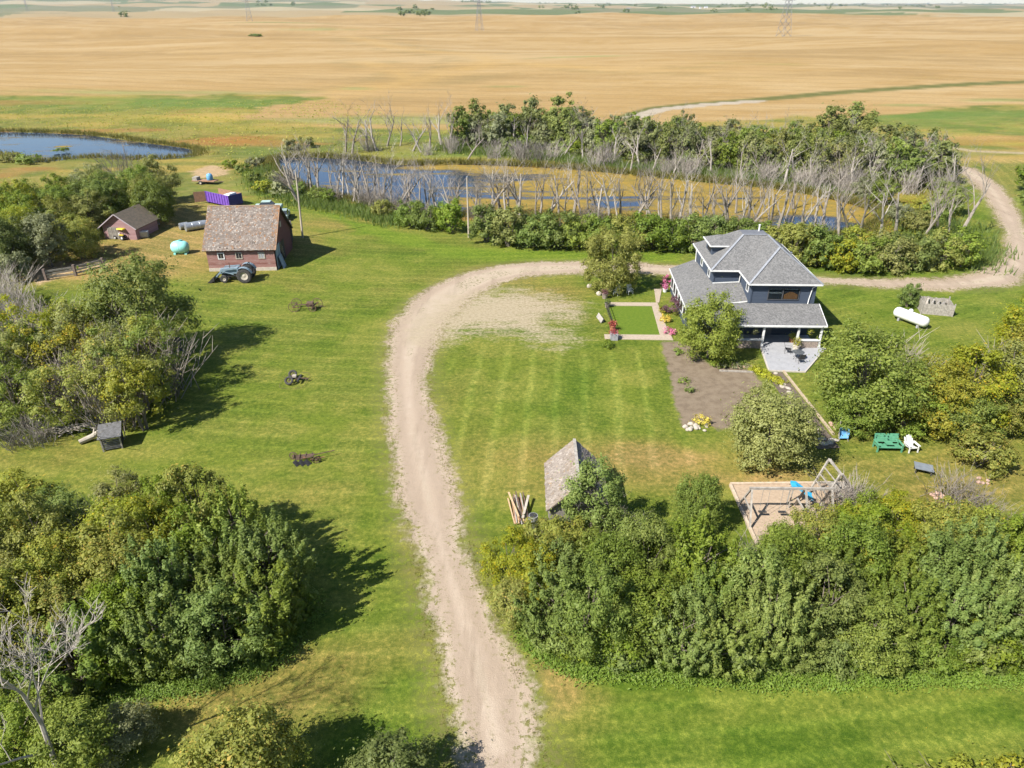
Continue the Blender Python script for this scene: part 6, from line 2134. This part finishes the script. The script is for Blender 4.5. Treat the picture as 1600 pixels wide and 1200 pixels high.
MB().lathe([(.26, .86), (.26, .89)], 16).build('lid', BLACK, r_)
r_ = root('bucket', G(853, 842), 0, 'white plastic bucket in the brush left of the grey shed', 'bucket')
MB().lathe([(.14, 0), (.17, .36), (.18, .36), (.18, .32)], 14).build('pail', WHITE, r_)
MB().tube([(-.18, 0, .34), (-.1, 0, .5), (.1, 0, .5), (.18, 0, .34)], .008, 5).build('handle', GALV, r_)

# ---------------------------------------------------------------- playground
SANDM = pm('play_sand', (.36, .275, .195), (.29, .215, .15), 5, .95, bump=.2)
sp_ = [G(1141, 759), G(1322, 757), G(1345, 800), G(1290, 850), G(1182, 851)]
tag(MB().prism([(p.x, p.y) for p in sp_], -.02, .05).build('sand_pad', SANDM), kind='structure')
for (a, b, lab) in [((1141, 759), (1182, 851), 'pale timber edging the left side of the sand pad'), ((1141, 758), (1322, 756), 'pale timber edging the far side of the sand pad')]:
    a_, b_ = G(*a), G(*b)
    tag(MB().bar((a_.x, a_.y, .09), (b_.x, b_.y, .09), .18, .2).build('timber_edging', pm('pale_timber', (.46, .37, .28), (.36, .28, .2), 4, .9)), lab, 'edging')
t0, t1 = G(1175, 763, 2.35), G(1300, 764, 2.35)
mid_ = (t0 + t1) / 2
sw_ = root('swing_set', (mid_.x, mid_.y, 0), math.atan2(t1.y - t0.y, t1.x - t0.x), 'grey timber swing set frame standing on the sand pad', 'swing set')
HL = (t1 - t0).length / 2
MB().bar((-HL - .15, 0, 2.35), (HL + .15, 0, 2.35), .12, .16).build('top_beam', GREYWOOD, sw_)
for x in (-HL, HL * .35):
    for s_ in (-1, 1):
        MB().bar((x, s_ * .05, 2.3), (x + (-.15 if x < 0 else .15), s_ * 1.35, 0), .11, .11).build('leg', GREYWOOD, sw_)
    MB().bar((x - .1, -.75, 1.1), (x - .1, .75, 1.1), .08, .10).build('brace', GREYWOOD, sw_)
MB().bar((HL, .05, 2.3), (HL + .15, 1.35, 0), .11, .11).build('leg', GREYWOOD, sw_)
MB().bar((HL, -.05, 2.3), (HL + .15, -1.35, 0), .11, .11).build('leg', GREYWOOD, sw_)
for x in (-HL * .62, -HL * .12):
    for dx in (-.22, .22):
        MB().tube([(x + dx, 0, 2.28), (x + dx, 0, .5)], .012, 4).build('chain', GALV, sw_)
    MB().box(x - .26, x + .26, -.1, .1, .46, .5).build('seat', BLACK, sw_)
sb = root('slide', G(1247, 792), R(-6), 'bright blue plastic slide leaning against the swing set', 'slide')
CYAN = pm('blue_plastic', (.05, .36, .58), (.04, .30, .50), 2, .4)
pts = [(-.75, 0, 1.75), (-.4, 0, 1.72), (.1, 0, 1.35), (.5, 0, .95), (.8, 0, .85)]
m = MB()
for (x0, _, z0), (x1, _, z1) in zip(pts[:-1], pts[1:]):
    m.slab([(x0, -.26, z0), (x1, -.26, z1), (x1, .26, z1), (x0, .26, z0)], .04)
m.build('chute', CYAN, sb)
for s_ in (-1, 1):
    m = MB()
    for (x0, _, z0), (x1, _, z1) in zip(pts[:-1], pts[1:]):
        m.slab([(x0, s_ * .28, z0 + .14), (x1, s_ * .28, z1 + .14), (x1, s_ * .28, z1 - .05), (x0, s_ * .28, z0 - .05)], .03, (0, s_, 0))
    m.build('side_rail', CYAN, sb)
    MB().bar((-.7, s_ * .24, 0), (-.65, s_ * .24, 1.7), .07, .07).build('post', GREYWOOD, sb)
    MB().bar((.6, s_ * .3, 0), (.55, s_ * .2, .9), .07, .07).build('post', GREYWOOD, sb)
cl0 = G(1298, 786)
cf = root('climbing_frame', (cl0.x, cl0.y - .3, 0), R(4), 'tall grey timber climbing frame with ladder sides beside the swing set', 'climbing frame')
AX = .75
for y in (-.2, 1.5):
    MB().bar((-1.1, y - .1, 0), (-.15, y, 2.7), .11, .11).build('leg', GREYWOOD, cf)
    MB().bar((2.2, y - .1, 0), (.0, y, 2.75), .11, .11).build('leg', GREYWOOD, cf)
    MB().bar((-.8, y, .9), (1.6, y, .75), .08, .10).build('brace', GREYWOOD, cf)
MB().bar((-.08, -.3, 2.72), (-.08, 1.6, 2.72), .10, .12).build('ridge_beam', GREYWOOD, cf)
for k in range(6):
    t = .12 + k * .14
    MB().bar((2.2 - 2.2 * t, -.25, 2.75 * t), (2.2 - 2.2 * t, 1.5, 2.75 * t), .07, .05).build('rung', GREYWOOD, cf)
for k in range(4):
    t = .2 + k * .2
    MB().bar((-1.1 + .95 * t, -.3, 2.7 * t), (-1.1 + .95 * t, 1.5, 2.7 * t), .07, .05).build('rung', GREYWOOD, cf)
MB().box(.2, 1.5, -.2, 1.4, .82, .88).build('platform', GREYWOOD, cf)
# lawn chairs under the olive tree
for (px, py, rz, lab) in [(984, 459, R(15), 'white garden chair in the shade right under the olive tree'), (963, 461, R(-30), 'white garden chair in the shade below the left side of the olive tree')]:
    r_ = root('lawn_chair', G(px, py), rz, lab, 'chair')
    MB().box(-.28, .28, -.28, .25, .38, .42).build('seat', WHITE_M, r_)
    MB().slab([(-.28, .22, .42), (.28, .22, .42), (.30, .42, 1.05), (-.30, .42, 1.05)], .03, (0, 1, 0)).build('backrest', WHITE_M, r_)
    for sx in (-.27, .27):
        for sy in (-.25, .25):
            MB().box(sx - .025, sx + .025, sy - .025, sy + .025, 0, .38).build('leg', WHITE_M, r_)
        MB().box(sx - .04, sx + .04, -.3, .3, .6, .63).build('armrest', WHITE_M, r_)

HAZE = 3.5e-5
# ---------------------------------------------------------------- far prairie: pylons, farmsteads, shelterbelts
STEEL = pm('pylon_steel', (.24, .24, .26), (.18, .18, .2), .2, .6, .3)


def fz(x, y):
    return float(far_h(np.array([x]), np.array([y]))[0])


def GF(px, py):
    """point on the rolling ground far off"""
    p = G(px, py)
    for _ in range(12):
        p = G(px, py, fz(p.x, p.y))
    return Vector((p.x, p.y, fz(p.x, p.y)))


def pylon_mesh(hh=46.0, r_=.16):
    m = MB()
    hw = lambda z: 4.2 * (1 - z / hh) ** 1.1 + .55
    lv = [0, 7, 13, 19, 24, 28, 32, 35, 38, 41, hh]
    for sx in (-1, 1):
        for sy in (-1, 1):
            for z0, z1 in zip(lv[:-1], lv[1:]):
                m.tube([(sx * hw(z0), sy * hw(z0), z0), (sx * hw(z1), sy * hw(z1), z1)], r_, 4, False)
    for z0, z1 in zip(lv[:-1], lv[1:]):
        a, b = hw(z0), hw(z1)
        for s_ in (-1, 1):
            m.tube([(-a, s_ * a, z0), (b, s_ * b, z1)], r_ * .7, 3, False)
            m.tube([(a, s_ * a, z0), (-b, s_ * b, z1)], r_ * .7, 3, False)
            m.tube([(s_ * a, -a, z0), (s_ * b, b, z1)], r_ * .7, 3, False)
            m.tube([(s_ * a, a, z0), (s_ * b, -b, z1)], r_ * .7, 3, False)
    return m.mesh('tower', STEEL)


PYM = pylon_mesh()
m = MB()
for z, ln in ((30, 8), (36, 10), (42, 7)):
    for s_ in (-1, 1):
        m.tube([(0, 0, z + 1.4), (s_ * ln, 0, z)], .13, 4, False)
        m.tube([(0, 0, z - .6), (s_ * ln, 0, z)], .13, 4, False)
ARM = m.mesh('crossarm', STEEL)
for (px, py, h, lab) in [(1224, 57, 50, 'tall steel lattice pylon standing in the wheat at right'), (749, 48, 46, 'steel lattice pylon standing in the wheat near the middle'), (390, 33, 44, 'far steel lattice pylon in the wheat left of the middle'), (178, 20, 44, 'distant steel lattice pylon near the upper left corner'), (43, 17, 44, 'farthest steel lattice pylon at the upper left corner')]:
    p = GF(px, py)
    r_ = root('pylon', p, R(20), lab, 'pylon')
    k = h / 46
    r_.scale = (k, k, k)
    link('tower', PYM, r_)
    link('crossarm', ARM, r_)


def far_tree(px, py, h, label, group, lm=L_FAR, wid=1.0):
    p = GF(px, py)
    tree('farshrub', p.x, p.y, h, h * .55 * wid, lm, 'tree', label, 'tree', group, z=p.z)


BELTS = [(620, 680, 17, 9, 9, 'shelterbelt row left of the middle pylon'), (875, 905, 14.5, 11, 7, 'clump of trees left of the white farmstead'), (930, 955, 10, 11, 6, 'small far clump above the middle of the wheat'), (970, 995, 10.5, 11, 5, 'second small far clump above the middle of the wheat'), (720, 770, 9, 14, 8, 'far trees round the farm behind the middle pylon'), (640, 650, 6.5, 12, 3, 'tiny far clump left of the middle pylon farm'),
         (1026, 1050, 11.5, 8, 5, 'low trees left of the white farmstead'), (1115, 1210, 9, 13, 16, 'long far treeline right of the white farmstead'), (1245, 1350, 9, 14, 20, 'long far treeline right of the tall pylon'), (1340, 1405, 7, 13, 12, 'far treeline on the right horizon'), (1405, 1475, 9, 11, 12, 'trees round the far farmstead at right'), (1480, 1600, 5.5, 14, 14, 'sparse treeline on the far right horizon'), (400, 425, 11.5, 10, 6, 'dark trees round the farm left of the middle'), (186, 198, 16, 9, 3, 'small dark clump near the upper left pylon'), (830, 870, 5, 14, 8, 'far treeline on the middle horizon'), (540, 590, 4, 16, 8, 'far blue treeline on the left hills'), (456, 460, 11.5, 10, 2, 'single far tree left of the middle')]
bp, bn_, bt = [], [], []
for (x0, x1, py, h, n_, lab) in BELTS:
    for k in range(n_):
        q = GF(x0 + (x1 - x0) * (k + rng.uniform(.2, .8)) / n_, py + 2.0 + rng.uniform(-.4, .4))
        hh = 1.6 * h * rng.uniform(.6, 1.0)
        cp, cn, ct, _ = crown_points(hh, hh * .9, .3, 14, 320, clump=(.25, .4))
        bp.append(cp + np.array(q))
        bn_.append(cn)
        bt.append(ct)
me = leaves_mesh('far_treelines', np.concatenate(bp), np.concatenate(bn_), 2.4, np.concatenate(bt), .8)
me.materials.append(L_DARK)
tag(link('far_treelines', me), 'dark shelterbelts and treelines far off along the horizon', 'treeline', kind='stuff')
p = GF(400, 57)
for k in range(3):
    tree('farshrub', p.x + 5 * (k - 1), p.y + rng.uniform(-3, 3), 3.4, 4.5, L_DARK, 'shrub', 'dark willow shrub of the lone clump in the wheat at left', 'shrub', 'lone shrub clump in the wheat', z=p.z)
FRED = pm('far_roof', (.20, .20, .22), (.15, .15, .17), .5, .8)


def far_barn(px, py, w_, d_, h_, wall, rz, label):
    p = GF(px, py)
    r_ = root('farm_building', p, rz, label, 'building')
    MB().box(-w_ / 2, w_ / 2, -d_ / 2, d_ / 2, -2, h_).build('wall', wall, r_)
    m = MB()
    m.add([(-w_ / 2 - .4, -d_ / 2 - .4, h_), (w_ / 2 + .4, -d_ / 2 - .4, h_), (w_ / 2 + .4, d_ / 2 + .4, h_), (-w_ / 2 - .4, d_ / 2 + .4, h_), (-w_ / 2 - .4, 0, h_ + d_ * .3), (w_ / 2 + .4, 0, h_ + d_ * .3)], [(0, 1, 5, 4), (2, 3, 4, 5), (0, 4, 3), (1, 2, 5), (3, 2, 1, 0)])
    m.build('roof', FRED, r_)
    MB().box(-w_ * .1, w_ * .1, -d_ / 2 - .1, -d_ / 2 + .1, 0, h_ * .7).build('door', DARK, r_)


far_barn(1083, 12, 26, 14, 9, WHITE, .1, 'left large white building of the far farmstead on the right horizon')
far_barn(1103, 11.5, 20, 12, 8, WHITE, -.1, 'right large white building of the far farmstead on the right horizon')
far_barn(1094, 12.5, 9, 8, 7, WHITE, 0, 'small white building between the two large ones of the far farmstead')
far_barn(408, 11, 18, 10, 6, WHITE, .2, 'white house in dark trees left of the middle horizon')
far_barn(372, 11.5, 14, 10, 6, WHITE, .1, 'pale building left of the white house on the horizon')
far_barn(728, 8, 26, 12, 7, WHITE, .1, 'white building behind the middle pylon')
far_barn(983, 9.5, 20, 10, 6, GALV, .1, 'grey building in the small far clump of trees')
far_barn(1308, 8.5, 24, 12, 7, WHITE, .1, 'pale building below the long treeline at right')
far_barn(1420, 6, 22, 12, 8, WHITE, .1, 'white building in the far farmstead at right')
far_barn(1450, 7.5, 26, 12, 6, GALV, -.1, 'long grey building in the far farmstead at right')
far_barn(1528, 4.5, 30, 12, 8, WHITE, .1, 'white building on the far right horizon')

# ---------------------------------------------------------------- air
hz = MB().box(-15500, 15500, -300, 15950, -6, 140).build('haze', None)
n = NT('haze_air')
n.n.remove(n.bsdf)
pv_ = n.new('VolumePrincipled')
pv_.inputs['Color'].default_value = (.66, .79, 1.0, 1)
pv_.inputs['Density'].default_value = HAZE
pv_.inputs['Anisotropy'].default_value = .2
n.t.links.new(pv_.outputs[0], n.out.inputs['Volume'])
hz.data.materials.append(n.m)
tag(hz, 'thin blue summer haze over the far prairie', 'haze', kind='stuff')

# members of a large group are told apart by where they stand within it
byl = {}
for o in list(bpy.data.objects):
    if o.parent is None and 'label' in o and 'group' in o:
        byl.setdefault(o['label'], []).append(o)
for lab, os_ in byl.items():
    if len(os_) < 4:
        continue
    xs = sorted(o.location.x for o in os_)
    ys = sorted(o.location.y for o in os_)
    n3 = len(xs) // 3
    my = ys[len(ys) // 2]
    for o in os_:
        sx = 'left' if o.location.x < xs[n3] else ('right' if o.location.x >= xs[-max(n3, 1)] else 'middle')
        o['label'] = lab + ', ' + ('far' if o.location.y >= my else 'near') + ' ' + sx
#PART_D_END
